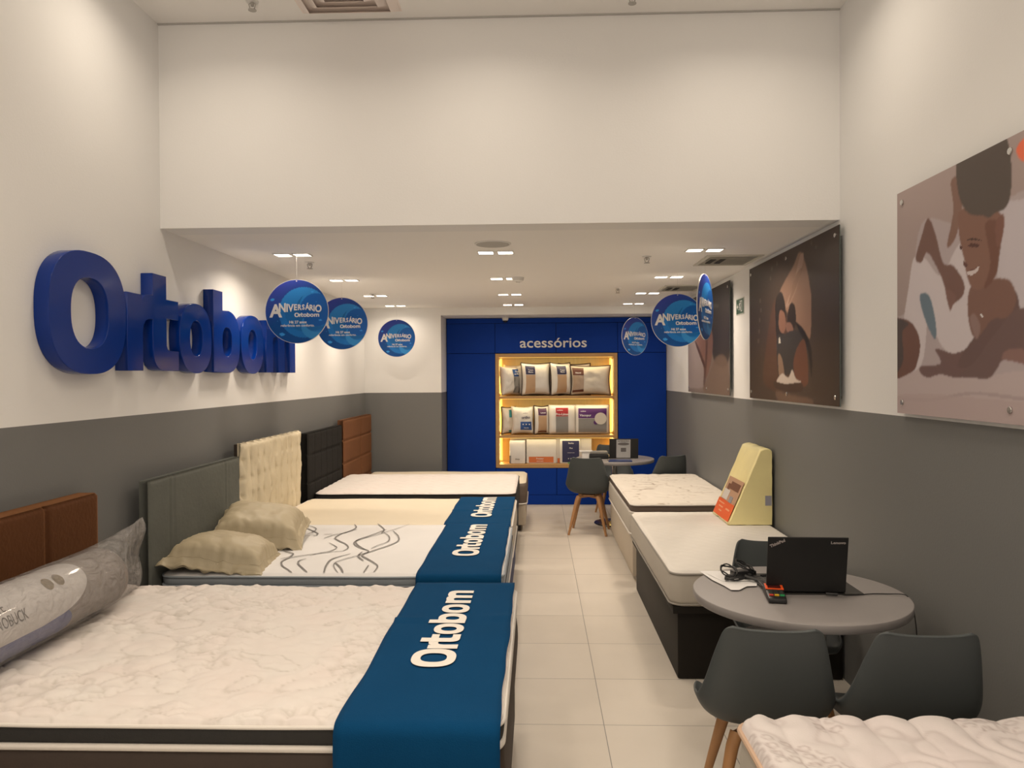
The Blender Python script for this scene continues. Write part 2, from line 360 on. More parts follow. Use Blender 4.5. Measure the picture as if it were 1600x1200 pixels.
for (z0, z1) in ((1.44, 1.95), (.92, 1.40), (.54, .88)):
    for x in (-.494, .996):
        q(x-.012, x+.012, .325, .338, z0+.01, z1-.01, 'led_strip', LED, 0)
        ld = bpy.data.lights.new('led_light', 'AREA'); ld.shape = 'RECTANGLE'; ld.size = .03; ld.size_y = (z1-z0)*.9; ld.energy = .85; ld.color = (1, .68, .20)
        lo = bpy.data.objects.new('led_light', ld); COL.objects.link(lo); lo.parent = sh; lo.location = (x+CX, .318, (z0+z1)/2-.485); lo.rotation_euler = (-PI/2, 0, 0)
    q(-.49, .99, .04, .043, z1-.004, z1-.0005, 'led_strip', LED, 0)
    ld = bpy.data.lights.new('led_light', 'AREA'); ld.shape = 'RECTANGLE'; ld.size = 1.4; ld.size_y = .03; ld.energy = 1.9 if z0 > 1 else (1.6 if z0 > .7 else .75); ld.color = (1, .80, .45)
    lo = bpy.data.objects.new('led_light', ld); COL.objects.link(lo); lo.parent = sh; lo.location = (.25+CX, .045, z1-.012-.485); lo.rotation_euler = (math.radians(18), 0, 0)

# ------------------------------------------------------------------ soft goods
def lens_fn(w, h, t, p=3.0, corner=.05, wr=.006, seed=0, pinch=.06):
    def f(u, v, side):
        # pillow outline with pinched sides; side +1 front (-y), -1 back
        k = 1-pinch*(1-v*v); k2 = 1-pinch*(1-u*u)
        x = u*w/2*k; z = v*h/2*k2
        a = max(0, 1-abs(u)**p)*max(0, 1-abs(v)**p)
        th = t/2*a**.55
        n = noise.noise(Vector((u*2.3+seed, v*2.3, side*3+seed)))+.5*noise.noise(Vector((u*6+seed, v*6, side*3)))
        e = min(1, 3*(1-max(abs(u), abs(v))))
        return Vector((x, -side*(th+wr*n*e), z))
    return f
def pillow(name, parent, f, m, n=26, tr=None):
    vs = []; us = [-1+2*i/(n-1) for i in range(n)]
    for side in (1, -1):
        for u in us:
            for v in us: vs.append(f(u, v, side))
    fs = grid_faces(n, n, True)+grid_faces(n, n, False, n*n)
    if tr: vs = [tr @ p for p in vs]
    o = mesh_obj(name, vs, fs, m, parent, True)
    bm = bmesh.new(); bm.from_mesh(o.data); bmesh.ops.remove_doubles(bm, verts=bm.verts, dist=.0008); bmesh.ops.recalc_face_normals(bm, faces=bm.faces); bm.to_mesh(o.data); bm.free()
    return o
def patch(name, parent, f, m, u0, u1, v0, v1, off=.0025, n=9):
    vs = [f(u0+(u1-u0)*i/(n-1), v0+(v1-v0)*j/(n-1), 1)+Vector((0, -off, 0)) for i in range(n) for j in range(n)]
    return mesh_obj(name, vs, grid_faces(n, n, True), m, parent, True)
FAB = mat('white pillow fabric', (.74, .71, .67, 1), .7, bump=.15, bscale=60)
FAB2 = mat('cream pillow fabric', (.70, .64, .55, 1), .7, bump=.15, bscale=60)
TRIM = mat('dark brown zip edging', (.05, .03, .025, 1), .6)
NAVY = mat('navy label card', (.035, .035, .10, 1), .4)
BLUEL = mat('blue label card', (.03, .09, .30, 1), .4)
REDL = mat('red label card', (.42, .02, .025, 1), .4)
PURP = mat('purple label card', (.10, .02, .16, 1), .4)
KRAFT = mat('kraft label card', (.50, .33, .20, 1), .6)
GREYL = mat('grey fabric panel', (.26, .25, .24, 1), .6)
MAROON = mat('brown label card', (.13, .045, .03, 1), .4)
TEAL = mat('teal label card', (.04, .25, .28, 1), .4)
ORANGE = mat('orange label card', (.62, .17, .05, 1), .4)
def bag(x, z, w, h, t, rz, lean, label, parts, fab=FAB, y=.14, seed=0, edge=False, p=3.0, wr=.006, sub=None, grp=None, pinch=.06):
    """a bagged pillow standing on a shelf: x centre, z shelf top; parts = list of (name, material, u0,u1,v0,v1)"""
    t_ = thing('bagged_pillow', label, 'pillow', (x, YC+y, z), rz, grp)
    f0 = lens_fn(w, h, t*(1.15 if p < 4 else 1), p, seed=seed, wr=wr*1.6, pinch=pinch*(1.5 if p < 4 else 1)); L = Matrix.Translation((0, 0, h/2*math.cos(lean)+.004)) @ Matrix.Rotation(-lean, 4, 'X')
    def f(u, v, s): return L @ f0(u, v, s)
    pillow('pillow_body', t_, f, fab, 22)
    if edge:
        pts = [f(math.copysign(1, 1)*u, v, 1)*.5+f(u, v, -1)*.5 for u, v in [(-1+2*i/12, 1) for i in range(13)]+[(1, 1-2*i/12) for i in range(1, 13)]+[(1-2*i/12, -1) for i in range(1, 13)]+[(-1, -1+2*i/12) for i in range(1, 13)]]
        MB().tube(pts, .0085, 6, False).build('edge_piping', TRIM, t_, True)
    for i, (nm, m_, u0, u1, v0, v1) in enumerate(parts):
        patch(nm, t_, f, m_, u0, u1, v0, v1, .003+.0006*i)
    for (s, sz, u, v, m_) in (sub or []):
        p0 = f(u, v, 1); px_ = (f(u+.1, v, 1)-f(u-.1, v, 1)).normalized(); pz_ = (f(u, v+.1, 1)-f(u, v-.1, 1)).normalized()
        text(s, sz, m_, frame(p0+Vector((0, -.014, 0)), px_, pz_), (t_.children[1] if len(t_.children) > 1 else t_), thick=.001, bold=.02)
    return t_
WP = WHITEPRINT
g1 = 'bagged pillows on the top shelf'; Z1, Z2, Z3 = 1.437, .917, .535
bag(-.37, Z1, .30, .40, .17, math.radians(38), .12, 'puffy white pillow at the left end of the top shelf with a blue label', [('label_card', BLUEL, .0, .8, .25, .8), ('grey_panel', GREYL, .0, .8, -.9, .22)], wr=.014, seed=3, sub=[('Toque\nde Pluma', .032, .42, .52, WP)], grp=g1, y=.16)
bag(-.32, Z1, .28, .42, .10, math.radians(-10), .05, 'white pillow tucked behind the puffy pillow at the left of the top shelf', [], wr=.01, seed=5, y=.27, grp=g1)
bag(-.02, Z1, .40, .44, .17, math.radians(10), .06, 'dark-edged pillow with navy and tan label, second bag from the left on the top shelf', [('label_card', NAVY, -.78, -.12, .28, .84), ('tan_panel', KRAFT, -.78, -.12, -.9, .25)], seed=8, edge=True, sub=[('Toque\nMacio', .028, -.45, .5, WP)], grp=g1)
bag(.0, Z1, .44, .42, .10, 0, .04, 'black-edged pillow standing behind the second bag on the top shelf', [], seed=9, edge=True, y=.27, grp=g1)
bag(.31, Z1, .30, .44, .17, math.radians(24), .06, 'dark-edged pillow with navy and tan label in the middle of the top shelf', [('label_card', NAVY, -.6, .35, .28, .84), ('tan_panel', KRAFT, -.6, .35, -.9, .25)], seed=12, edge=True, sub=[('Toque\nMacio', .026, -.12, .5, WP)], grp=g1, y=.15)
bag(.50, Z1, .44, .43, .10, 0, .04, 'white pillow with black edging behind the brown-labelled pillow on the top shelf', [], seed=14, edge=True, y=.27, grp=g1)
bag(.71, Z1, .54, .40, .17, math.radians(-4), .08, 'wide cream pillow with brown label at the right end of the top shelf', [('label_card', MAROON, -.93, -.35, .32, .86), ('tan_panel', mat('beige card', (.42, .31, .23, 1), .5), -.93, -.35, -.66, .29), ('label_strip', MAROON, -.93, -.35, -.84, -.68)], fab=FAB2, seed=17, edge=True, wr=.01, sub=[('Natural', .026, -.64, .5, WP)], grp=g1)
g2 = 'bagged pillows on the middle shelf'
bag(-.39, Z2, .20, .37, .10, math.radians(20), .02, 'slim cream pillow pack with teal label at the left end of the middle shelf', [('label_card', TEAL, -.1, .9, .25, .85), ('cream_panel', FAB2, -.1, .9, -.75, .22), ('teal_strip', TEAL, -.1, .9, -.92, -.77)], seed=21, y=.2, edge=True, grp=g2)
bag(-.20, Z2, .31, .38, .16, math.radians(6), .03, 'white pillow with square blue label, second on the middle shelf', [('label_card', BLUEL, -.25, .8, -.72, -.1)], seed=23, sub=[('ortho', .05, .25, .22, NAVY), ('▪ ▪ ▪', .05, .28, -.3, WP), ('espuma', .022, .28, -.56, WP), ('conforto', .018, .2, .56, NAVY)], wr=.009, grp=g2)
bag(.055, Z2, .21, .385, .12, math.radians(16), .02, 'dark-edged pack with plum and kraft label in the middle of the middle shelf', [('label_card', mat('plum label card', (.075, .02, .07, 1), .4), -.62, .55, .35, .88), ('kraft_panel', KRAFT, -.62, .55, -.78, .32), ('label_strip', MAROON, -.62, .55, -.92, -.8)], seed=25, edge=True, sub=[('Lavável', .024, 0, .55, WP)], grp=g2, y=.15)
bag(.33, Z2, .36, .395, .15, math.radians(3), .04, 'white pillow pack with red label reading Pro-Látex on the middle shelf', [('label_card', REDL, -.5, .42, .22, .8), ('grey_panel', GREYL, -.5, .42, -.88, .2)], seed=27, p=6, wr=.003, sub=[('Pro-Látex', .042, -.04, .36, WP), ('conforto', .022, -.2, .64, WP)], grp=g2, pinch=.01)
bag(.73, Z2, .47, .395, .15, math.radians(-4), .04, 'wide white pillow pack with purple label at the right end of the middle shelf', [('label_card', PURP, -.78, .82, .08, .75), ('grey_panel', GREYL, -.78, .82, -.86, .05)], seed=29, p=6, wr=.003, sub=[('Viscopur', .042, -.38, .28, WP), ('conforto', .020, -.5, .56, WP), ('●', .20, .48, .0, FAB2), ('●', .07, .2, -.22, PURP)], grp=g2, pinch=.01)
g3 = 'packed bedding on the bottom shelf'
def pack(x, z, w, h, d, label, parts, y=.1, rz=0, sub=None, m=FAB):
    t_ = thing('bedding_pack', label, 'bedding pack', (x, YC+y, z), rz, g3)
    MB().box(-w/2, w/2, 0, d, .001, h).build('plastic_case', m, t_, bevel=.012, smooth=True)
    for i, (nm, m_, x0, x1, z0, z1) in enumerate(parts):
        MB().box(-w/2+x0*w, -w/2+x1*w, -.0015-.0005*i, .001, z0*h, z1*h).build(nm, m_, t_)
    for (s, sz, xx, zz, m_) in (sub or []): text(s, sz, m_, frame(Vector((-w/2+xx*w, -.004, zz*h)), (1, 0, 0), (0, 0, 1)), t_, bold=.015)
WPK = mat('white packing', (.78, .77, .75, 1), .35)
pack(-.27, Z3, .21, .31, .12, 'white bedding pack with small grey printed text, leftmost on the bottom shelf', [('grey_corner', GREYL, 0, .1, .02, .35)], sub=[('sleep', .03, .5, .2, GREYL)], m=WPK, y=.07)
pack(-.22, Z3, .30, .335, .10, 'cream pack standing behind the leftmost white pack on the bottom shelf', [], y=.22, m=WPK)
pack(.05, Z3, .40, .325, .14, 'white clear-cased pack with orange label strip on the bottom shelf', [('orange_label', ORANGE, .08, .9, .04, .28)], sub=[('Protetor', .028, .45, .2, WP), ('impermeável', .018, .45, .1, WP)], m=FAB, y=.09)
pack(.30, Z3, .12, .33, .16, 'narrow clear pack with orange foot between the orange and navy packs', [('orange_label', ORANGE, .2, .8, .02, .2)], y=.13)
pack(.43, Z3, .27, .33, .13, 'white bedding pack with large navy label on the bottom shelf', [('navy_label', NAVY, .12, .95, .05, .92)], sub=[('Sonho', .028, .55, .82, WP), ('Plus', .026, .55, .62, WP), ('----------', .03, .55, .44, WP), ('▪ ▪ ▪', .04, .55, .2, FAB)], y=.08)
pack(.64, Z3, .16, .33, .12, 'white pack with small orange tag at the right of the navy-labelled pack', [('orange_label', ORANGE, .3, .7, .2, .34)], y=.12)
gt = MB().box(.40, .52, YC+.02, YC+.06, Z3+.0005, Z3+.02).build('shelf_tag', mat('green plastic', (.16, .38, .14, 1), .5), bevel=.002)
tag(gt, 'small green price tag lying on the front edge of the bottom shelf', 'tag')

# ------------------------------------------------------------------ mattresses and beds
def mapcorner(x, y, hx, hy, r):
    ax, ay = abs(x)-(hx-r), abs(y)-(hy-r)
    if ax > 0 and ay > 0:
        L = math.hypot(ax, ay)
        if L > 0: k = max(ax, ay)/L; ax *= k; ay *= k
        return math.copysign(hx-r+ax, x), math.copysign(hy-r+ay, y)
    return x, y
def bdist(x, y, hx, hy, r):
    ax, ay = abs(x)-(hx-r), abs(y)-(hy-r)
    if ax > 0 and ay > 0: return r-math.hypot(ax, ay)
    return min(hx-abs(x), hy-abs(y))
def rrect(hx, hy, r, n=8, step=.05):
    pts = []
    for cx, cy, a0 in ((hx-r, hy-r, 0), (-hx+r, hy-r, PI/2), (-hx+r, -hy+r, PI), (hx-r, -hy+r, 3*PI/2)):
        for i in range(n+1):
            a = a0+PI/2*i/n; pts.append((cx+r*math.cos(a), cy+r*math.sin(a)))
    out = []
    for i, p in enumerate(pts):
        q_ = pts[(i+1) % len(pts)]; d = math.hypot(q_[0]-p[0], q_[1]-p[1]); k = max(1, int(d/step))
        for j in range(k): out.append((p[0]+(q_[0]-p[0])*j/k, p[1]+(q_[1]-p[1])*j/k))
    return out
def top_panel(parent, hx, hy, r, z, edge, fn, m, res=.014, name='top_panel', base=0.0):
    nx, ny = int(2*hx/res)+1, int(2*hy/res)+1; vs = []; cs = []
    for i in range(nx):
        for j in range(ny):
            x0 = -hx+2*hx*i/(nx-1); y0 = -hy+2*hy*j/(ny-1)
            x, y = mapcorner(x0, y0, hx, hy, r); d = max(0, bdist(x, y, hx, hy, r))
            t = min(1, d/edge); e = math.sqrt(max(0, 1-(1-t)**2)); h, c = fn(x, y, d)
            vs.append((x, y, z-edge*.9*(1-e)+h*min(1, .25+d/.03)-base)); cs.append(c)
    o = mesh_obj(name, vs, grid_faces(nx, ny, True), m, parent, True); set_col(o, cs); return o
def band(parent, hx, hy, r, z0, z1, m, name, bulge=.006, seed=0, wav=.0):
    lp = rrect(hx, hy, r); n = len(lp); K = 6; vs = []
    for k in range(K+1):
        t = k/K; b_ = bulge*math.sin(PI*t); z = z0+(z1-z0)*t
        for (x, y) in lp:
            L = math.hypot(x/hx, y/hy); w_ = wav*noise.noise(Vector((x*6+seed, y*6, z*8)))
            sx = x*(1+(b_+w_)/hx); sy = y*(1+(b_+w_)/hy); vs.append((sx, sy, z))
    fs = [(k*n+i, k*n+(i+1) % n, (k+1)*n+(i+1) % n, (k+1)*n+i) for k in range(K) for i in range(n)]
    fs.append(tuple(range(n-1, -1, -1))); fs.append(tuple(range(K*n, (K+1)*n)))
    return mesh_obj(name, vs, fs, m, parent, True) if False else _flatcap(mesh_obj(name, vs, fs, m, parent, True), 2)
def _flatcap(o, k):
    for p in o.data.polygons[-k:]: p.use_smooth = False
    return o
def piping(parent, hx, hy, r, z, rad, m, name='piping', amp=0, seed=0):
    lp = rrect(hx, hy, r); lp.append(lp[0])
    MB().tube([(x, y, z+amp*noise.noise(Vector((x*3+seed, y*3, 1)))) for x, y in lp], rad, 8, False).build(name, m, parent, True)
def topo(x, y, s=4.0, k=2.6, seed=0, w=.07):
    F_ = k*noise.noise(Vector((x*s+seed, y*s, seed)))+.6*noise.noise(Vector((x*s*2.3, y*s*2.3, seed+4)))
    d = abs((F_ % 1)-.5); return F_, max(0, 1-d/w)
def q_floral(x, y, d):
    F_, l = topo(x, y, 3.4, 1.8, 11, .05)
    wx, wy = x+.035*noise.noise(Vector((x*9, y*9, 1))), y+.035*noise.noise(Vector((x*9, y*9, 5)))
    ds = noise.voronoi(Vector((wx*11, wy*15, 0)))[0]; e_ = min(1, (ds[1]-ds[0])/.35); l2 = max(0, 1-(ds[1]-ds[0])/.10)
    msk = .9 if noise.noise(Vector((x*3.3, y*3.3, 9))) > .05 else .12
    puff = .007*math.sin(PI*((F_+.5) % 1))+.013*e_**.7*(.4+.6*msk); edge = .004*abs(math.sin(PI*y/.11))+.004*abs(math.sin(PI*x/.11)) if d < .07 else .004
    return puff+edge-.011, .45*l**1.5+.38*l2*msk
def q_plain(x, y, d): return .004*noise.noise(Vector((x*3, y*3, 2))), 0
def q_diamond(s, depth=.008, c=.25):
    def f(x, y, d):
        a = abs(math.sin(PI*(x+y)/s+.6*math.sin(x*5))); b_ = abs(math.sin(PI*(x-y)/s+.5*math.sin(y*4))); h = min(a, b_)
        return depth*h**.6, c*max(0, 1-h/.12)
    return f
def q_veins(x, y, d):
    F_, l = topo(x, y, 2.6, 2.0, 51, .045); _, l2 = topo(x*1.4, y*.7, 5, 2.0, 71, .04)
    m_ = 1 if noise.noise(Vector((x*3, y*3, 5))) > -.05 else .1
    return .006*math.sin(PI*((F_+.5) % 1)), min(1, (.75*l+.5*l2)*m_)
def q_rings(x, y, d):
    # quilted wide scallops with little embroidered rings
    a = abs(math.sin(PI*x/.135)); hump = .016*a**.5 if d < .05 else .016*(a**.5)*max(.35, 1-(d-.05)/.2)
    F_, l = topo(x, y, 4.2, 2.2, 91, .08)
    gx, gy = (x/.045) % 1-.5, ((y/.045)+.5*(int(math.floor(x/.045)) % 2)) % 1-.5
    rr = math.hypot(gx, gy); ring = max(0, 1-abs(rr-.33)/.13)*(1 if noise.noise(Vector((x*4.5, y*4.5, 3))) > .08 else 0)
    return hump+.009*math.sin(PI*((F_+.5) % 1)), min(1, .3*l+.6*ring)
WHITE_Q = stitch_mat('white quilted knit', (.70, .68, .645, 1), (.40, .36, .31, 1), var=(.72, .635, .60, 1))
RING_Q = stitch_mat('white knit with rose rings', (.67, .64, .62, 1), (.36, .29, .28, 1), var=(.68, .60, .60, 1))
CREAM_Q = stitch_mat('cream knit', (.74, .66, .52, 1), (.52, .44, .34, 1))
VEIN_Q = stitch_mat('cream jacquard with brown scrolls', (.72, .67, .60, 1), (.24, .17, .12, 1))
PLAIN_Q = stitch_mat('smooth white knit', (.76, .75, .745, 1), (.3, .3, .3, 1))
WHITEB = mat('white border fabric', (.72, .68, .63, 1), .7, bump=.1)
DARKB = mat('charcoal border fabric', (.022, .021, .020, 1), .8, bump=.15)
BROWNB = mat('dark brown upholstery', (.045, .030, .022, 1), .75, bump=.1)
GREYBLUE = mat('grey blue border fabric', (.34, .38, .42, 1), .7, bump=.1)
BEIGEB = mat('beige border fabric', (.50, .46, .40, 1), .75, bump=.1)
TAUPE = mat('taupe border fabric', (.14, .105, .085, 1), .7, bump=.1)
NAVYB = mat('navy base fabric', (.012, .025, .10, 1), .7)
BASEBEIGE = mat('beige box upholstery', (.52, .45, .36, 1), .8, bump=.15)
BLACKB = mat('black synthetic leather', (.012, .010, .008, 1), .55, spec=.2, bump=.05, bscale=120)

def bed(label, x0, x1, y0, y1, z1, layers, topfn, topm, r=.07, res=.014, edge=.02, base=None, name='bed_base', mlabel='', zbase=.3, foot=True, pip=()):
    """mattress (own thing) on a base (own thing)"""
    cx, cy = (x0+x1)/2, (y0+y1)/2; hx, hy = (x1-x0)/2, (y1-y0)/2
    mt = thing('mattress', mlabel, 'mattress', (cx, cy, zbase)) 
    top_panel(mt, hx, hy, r, z1-zbase, edge, topfn, topm, res)
    for (nm, za, zb, m_, ins, bul) in layers:
        band(mt, hx-ins, hy-ins, r, za-zbase, zb-zbase, m_, nm, bul)
    for (z, rad, m_, out) in pip: piping(mt, hx+out, hy+out, r, z-zbase, rad, m_, amp=.004)
    return mt
def base_box(label, x0, x1, y0, y1, z0, z1, m, feetm=BLACKPL, split=None, lip=None, inset=.0):
    cx, cy = (x0+x1)/2, (y0+y1)/2; t = thing('box_bed', label, 'bed base', (cx, cy, 0)); hx, hy = (x1-x0)/2, (y1-y0)/2
    MB().box(-hx, hx, -hy, hy, z0, z1).build('box', m, t, bevel=.015, smooth=True)
    if lip: MB().box(-hx-.03, hx-.001, -hy-.03, hy, lip, z1+.004).build('lid', m, t, bevel=.006, smooth=True)
    if z0 > .03:
        for sx in (-1, 1):
            for sy in (-1, 1): MB().box(sx*(hx-.09)-.035, sx*(hx-.09)+.035, sy*(hy-.09)-.035, sy*(hy-.09)+.035, 0, z0+.01).build('foot', feetm, t, bevel=.004)
    return t

# left row
bed('', -2.04, -.105, 2.15, 3.58, .70, [('pillow_top_border', .636, .688, DARKB, .003, .004), ('white_tape', .616, .636, WHITEB, -.002, .004), ('lower_border', .36, .616, BROWNB, .004, .012)], q_floral, WHITE_Q,
    mlabel='nearest left mattress, white floral quilted top with charcoal border under a blue runner', zbase=.36, res=.011, edge=.018, pip=((.688, .006, WHITEB, .001),))
base_box('dark brown base under the nearest left mattress', -2.03, -.115, 2.165, 3.565, .08, .358, BROWNB)
def q_bed2(x, y, d): return .003*noise.noise(Vector((x*3, y*3, 2))), 0
m2_ = bed('', -2.04, -.185, 3.98, 5.34, .65, [('upper_border', .59, .634, GREYBLUE, .003, .004), ('piping_band', .575, .59, mat('pale grey tape', (.35, .38, .42, 1), .6), -.003, .004), ('lower_border', .42, .575, GREYBLUE, .003, .01)], q_bed2, PLAIN_Q,
    mlabel='smooth white mattress with grey wavy printed lines and grey blue border', zbase=.42, res=.02, edge=.016, pip=((.634, .006, GREYBLUE, .001), (.582, .005, DARKB, .004), (.46, .006, WHITEB, .006)))
base_box('navy base under the mattress with wavy lines', -2.03, -.195, 3.995, 5.325, .08, .418, NAVYB)
bed('', -2.02, -.19, 5.40, 6.62, .63, [('border', .38, .614, BEIGEB, .002, .01)], q_plain, CREAM_Q, mlabel='plain cream mattress between the wavy-line mattress and the black-bordered one', zbase=.38, res=.03, edge=.016, pip=((.614, .007, WHITEB, .001), (.39, .007, WHITEB, .004)))
base_box('navy base under the plain cream mattress', -2.01, -.20, 5.415, 6.605, .08, .378, NAVYB)
bed('', -2.04, -.20, 6.78, 8.10, .65, [('border', .36, .634, DARKB, .0, .008)], q_diamond(.16, .006, .3), WHITE_Q, mlabel='white quilted mattress with black border, fourth in the left row', zbase=.36, res=.02, edge=.016, r=.09, pip=((.634, .006, DARKB, .001),))
base_box('black base under the fourth mattress of the left row', -2.03, -.21, 6.795, 8.085, .08, .358, DARKB)
bed('', -2.02, -.125, 8.22, 9.18, .545, [('border', .30, .53, TAUPE, .0, .008)], q_plain, CREAM_Q, mlabel='white mattress with taupe border at the far end of the left row', zbase=.30, res=.03, edge=.02, r=.09, pip=((.305, .008, WHITEB, .004),))
base_box('beige base of the farthest left bed by the back wall', -2.01, -.135, 8.235, 9.165, .07, .298, BASEBEIGE)

# wavy printed lines (thin raised print on the white mattress)
LINEM = mat('grey printed line', (.20, .19, .185, 1), .7)
def pxw(px, py, z):   # point of the mattress seen at a place of the photograph (used once, to lay the print out)
    v = _m.to_3x3() @ Vector(((px-800)/F, -(py-600)/F, -1)); k = (z-H)/v.z; return v.x*k, v.y*k
def ribbon(pts, wid, z):
    # smooth line through points
    P = [Vector((p[0], p[1], 0)) for p in pts]; out = []
    for i in range(len(P)-1):
        p0, p1, p2, p3 = P[max(0, i-1)], P[i], P[i+1], P[min(len(P)-1, i+2)]
        for j in range(8):
            t = j/8; out.append(.5*((2*p1)+(p2-p0)*t+(2*p0-5*p1+4*p2-p3)*t*t+(3*p1-p0-3*p2+p3)*t**3))
    out.append(P[-1]); vs = []; n = len(out)
    for i, p in enumerate(out):
        d = (out[min(i+1, n-1)]-out[max(i-1, 0)]).normalized(); nn = Vector((-d.y, d.x, 0)); w_ = wid*(.35+.65*math.sin(PI*min(1, max(0, i/(n-1))))**.5)
        vs += [p+nn*w_+Vector((0, 0, z)), p-nn*w_+Vector((0, 0, z))]
    return vs, [(2*i, 2*i+1, 2*i+3, 2*i+2) for i in range(n-1)]
waves = [  # photo pixels of the printed strokes
 [(455,822),(480,822),(494,827),(484,834),(455,838),(430,842)], [(474,824),(496,834),(490,838)],
 [(490,836),(460,842),(440,848),(436,855),(446,862),(458,866),(452,871),(438,874)],
 [(414,852),(428,860),(430,866),(418,871),(398,875)], [(554,820),(556,826),(540,833),(520,837),(506,842)],
 [(558,828),(536,834),(524,841),(530,846),(540,851),(544,857),(536,862)], [(514,849),(522,853),(526,857),(516,862),(500,865),(484,869)],
 [(536,862),(512,864),(480,868),(455,872),(441,878),(441,885),(450,891),(456,896)], [(478,874),(468,877),(466,882),(472,888),(480,895)],
 [(640,820),(616,828),(590,836),(566,842),(553,849),(560,856),(576,862),(562,868),(540,874),(524,880),(522,887),(528,896)],
 [(590,819),(600,828),(596,834)], [(604,828),(580,837),(560,844),(556,849),(564,856),(574,861)],
 [(600,833),(608,839),(606,847),(590,853),(580,858)], [(614,830),(622,838),(622,846),(608,853),(584,861),(566,868),(574,874),(584,880),(590,886),(584,895)],
 [(566,863),(560,870),(568,877)], [(576,884),(572,890),(568,896)], [(524,880),(532,888),(536,896)], [(548,866),(520,874),(510,884),(506,896)],
 [(376,886),(398,880),(420,878)], [(374,895),(378,887),(392,884)], [(424,880),(404,884),(388,888)], [(506,836),(520,835)], [(430,843),(446,840)]]
lv, lf = [], []
for k_, wv in enumerate(waves):
    v_, f_ = ribbon([pxw(a, b_, .65) for a, b_ in wv], .0055 if k_ % 3 else .004, .65+.005-.42); n_ = len(lv)
    lv += [(p.x-m2_.location.x, p.y-m2_.location.y, p.z) for p in v_]; lf += [tuple(i+n_ for i in f) for f in f_]
lo_ = mesh_obj('printed_waves', lv, lf, LINEM, m2_)

# right row
bed('', .735, 1.68, 4.20, 6.02, .615, [('border', .42, .60, BEIGEB, .002, .008)], q_diamond(.11, .004, .12), stitch_mat('white knit fine quilting', (.76, .73, .68, 1), (.58, .54, .48, 1)), mlabel='white single mattress with beige border carrying the yellow wedge, right row', zbase=.42, res=.014, edge=.014, r=.07,
    pip=((.598, .006, mat('grey cord', (.3, .28, .25, 1), .6), .001), (.43, .005, mat('grey cord', (.3, .28, .25, 1), .6), .004)))
base_box('dark brown storage box base under the mattress carrying the yellow wedge', .775, 1.69, 4.235, 6.0, .0, .413, BLACKB, lip=.375)
bed('', .765, 1.68, 6.22, 8.08, .648, [('pillow_top_border', .575, .640, TAUPE, .006, .004), ('border', .395, .574, BEIGEB, -.008, .008)], q_veins, VEIN_Q, mlabel='cream mattress with brown scroll print and taupe pillow top, far right row', zbase=.39, res=.016, edge=.016, r=.07,
    pip=((.634, .006, WHITEB, .001), (.574, .007, WHITEB, .006), (.397, .008, WHITEB, .01)))
base_box('beige box base under the scroll-print mattress', .775, 1.68, 6.235, 8.07, .045, .388, BASEBEIGE)
bed('', .62, 1.66, .35, 2.385, .62, [('border', .36, .602, BEIGEB, .004, .008)], q_rings, RING_Q, mlabel='nearest right mattress with scalloped white top and pale ring embroidery', zbase=.36, res=.0075, edge=.02, r=.06,
    pip=((.600, .009, mat('salmon cord', (.55, .38, .27, 1), .6), .003),))
base_box('beige base under the nearest right mattress', .635, 1.655, .36, 2.37, .07, .358, BASEBEIGE)

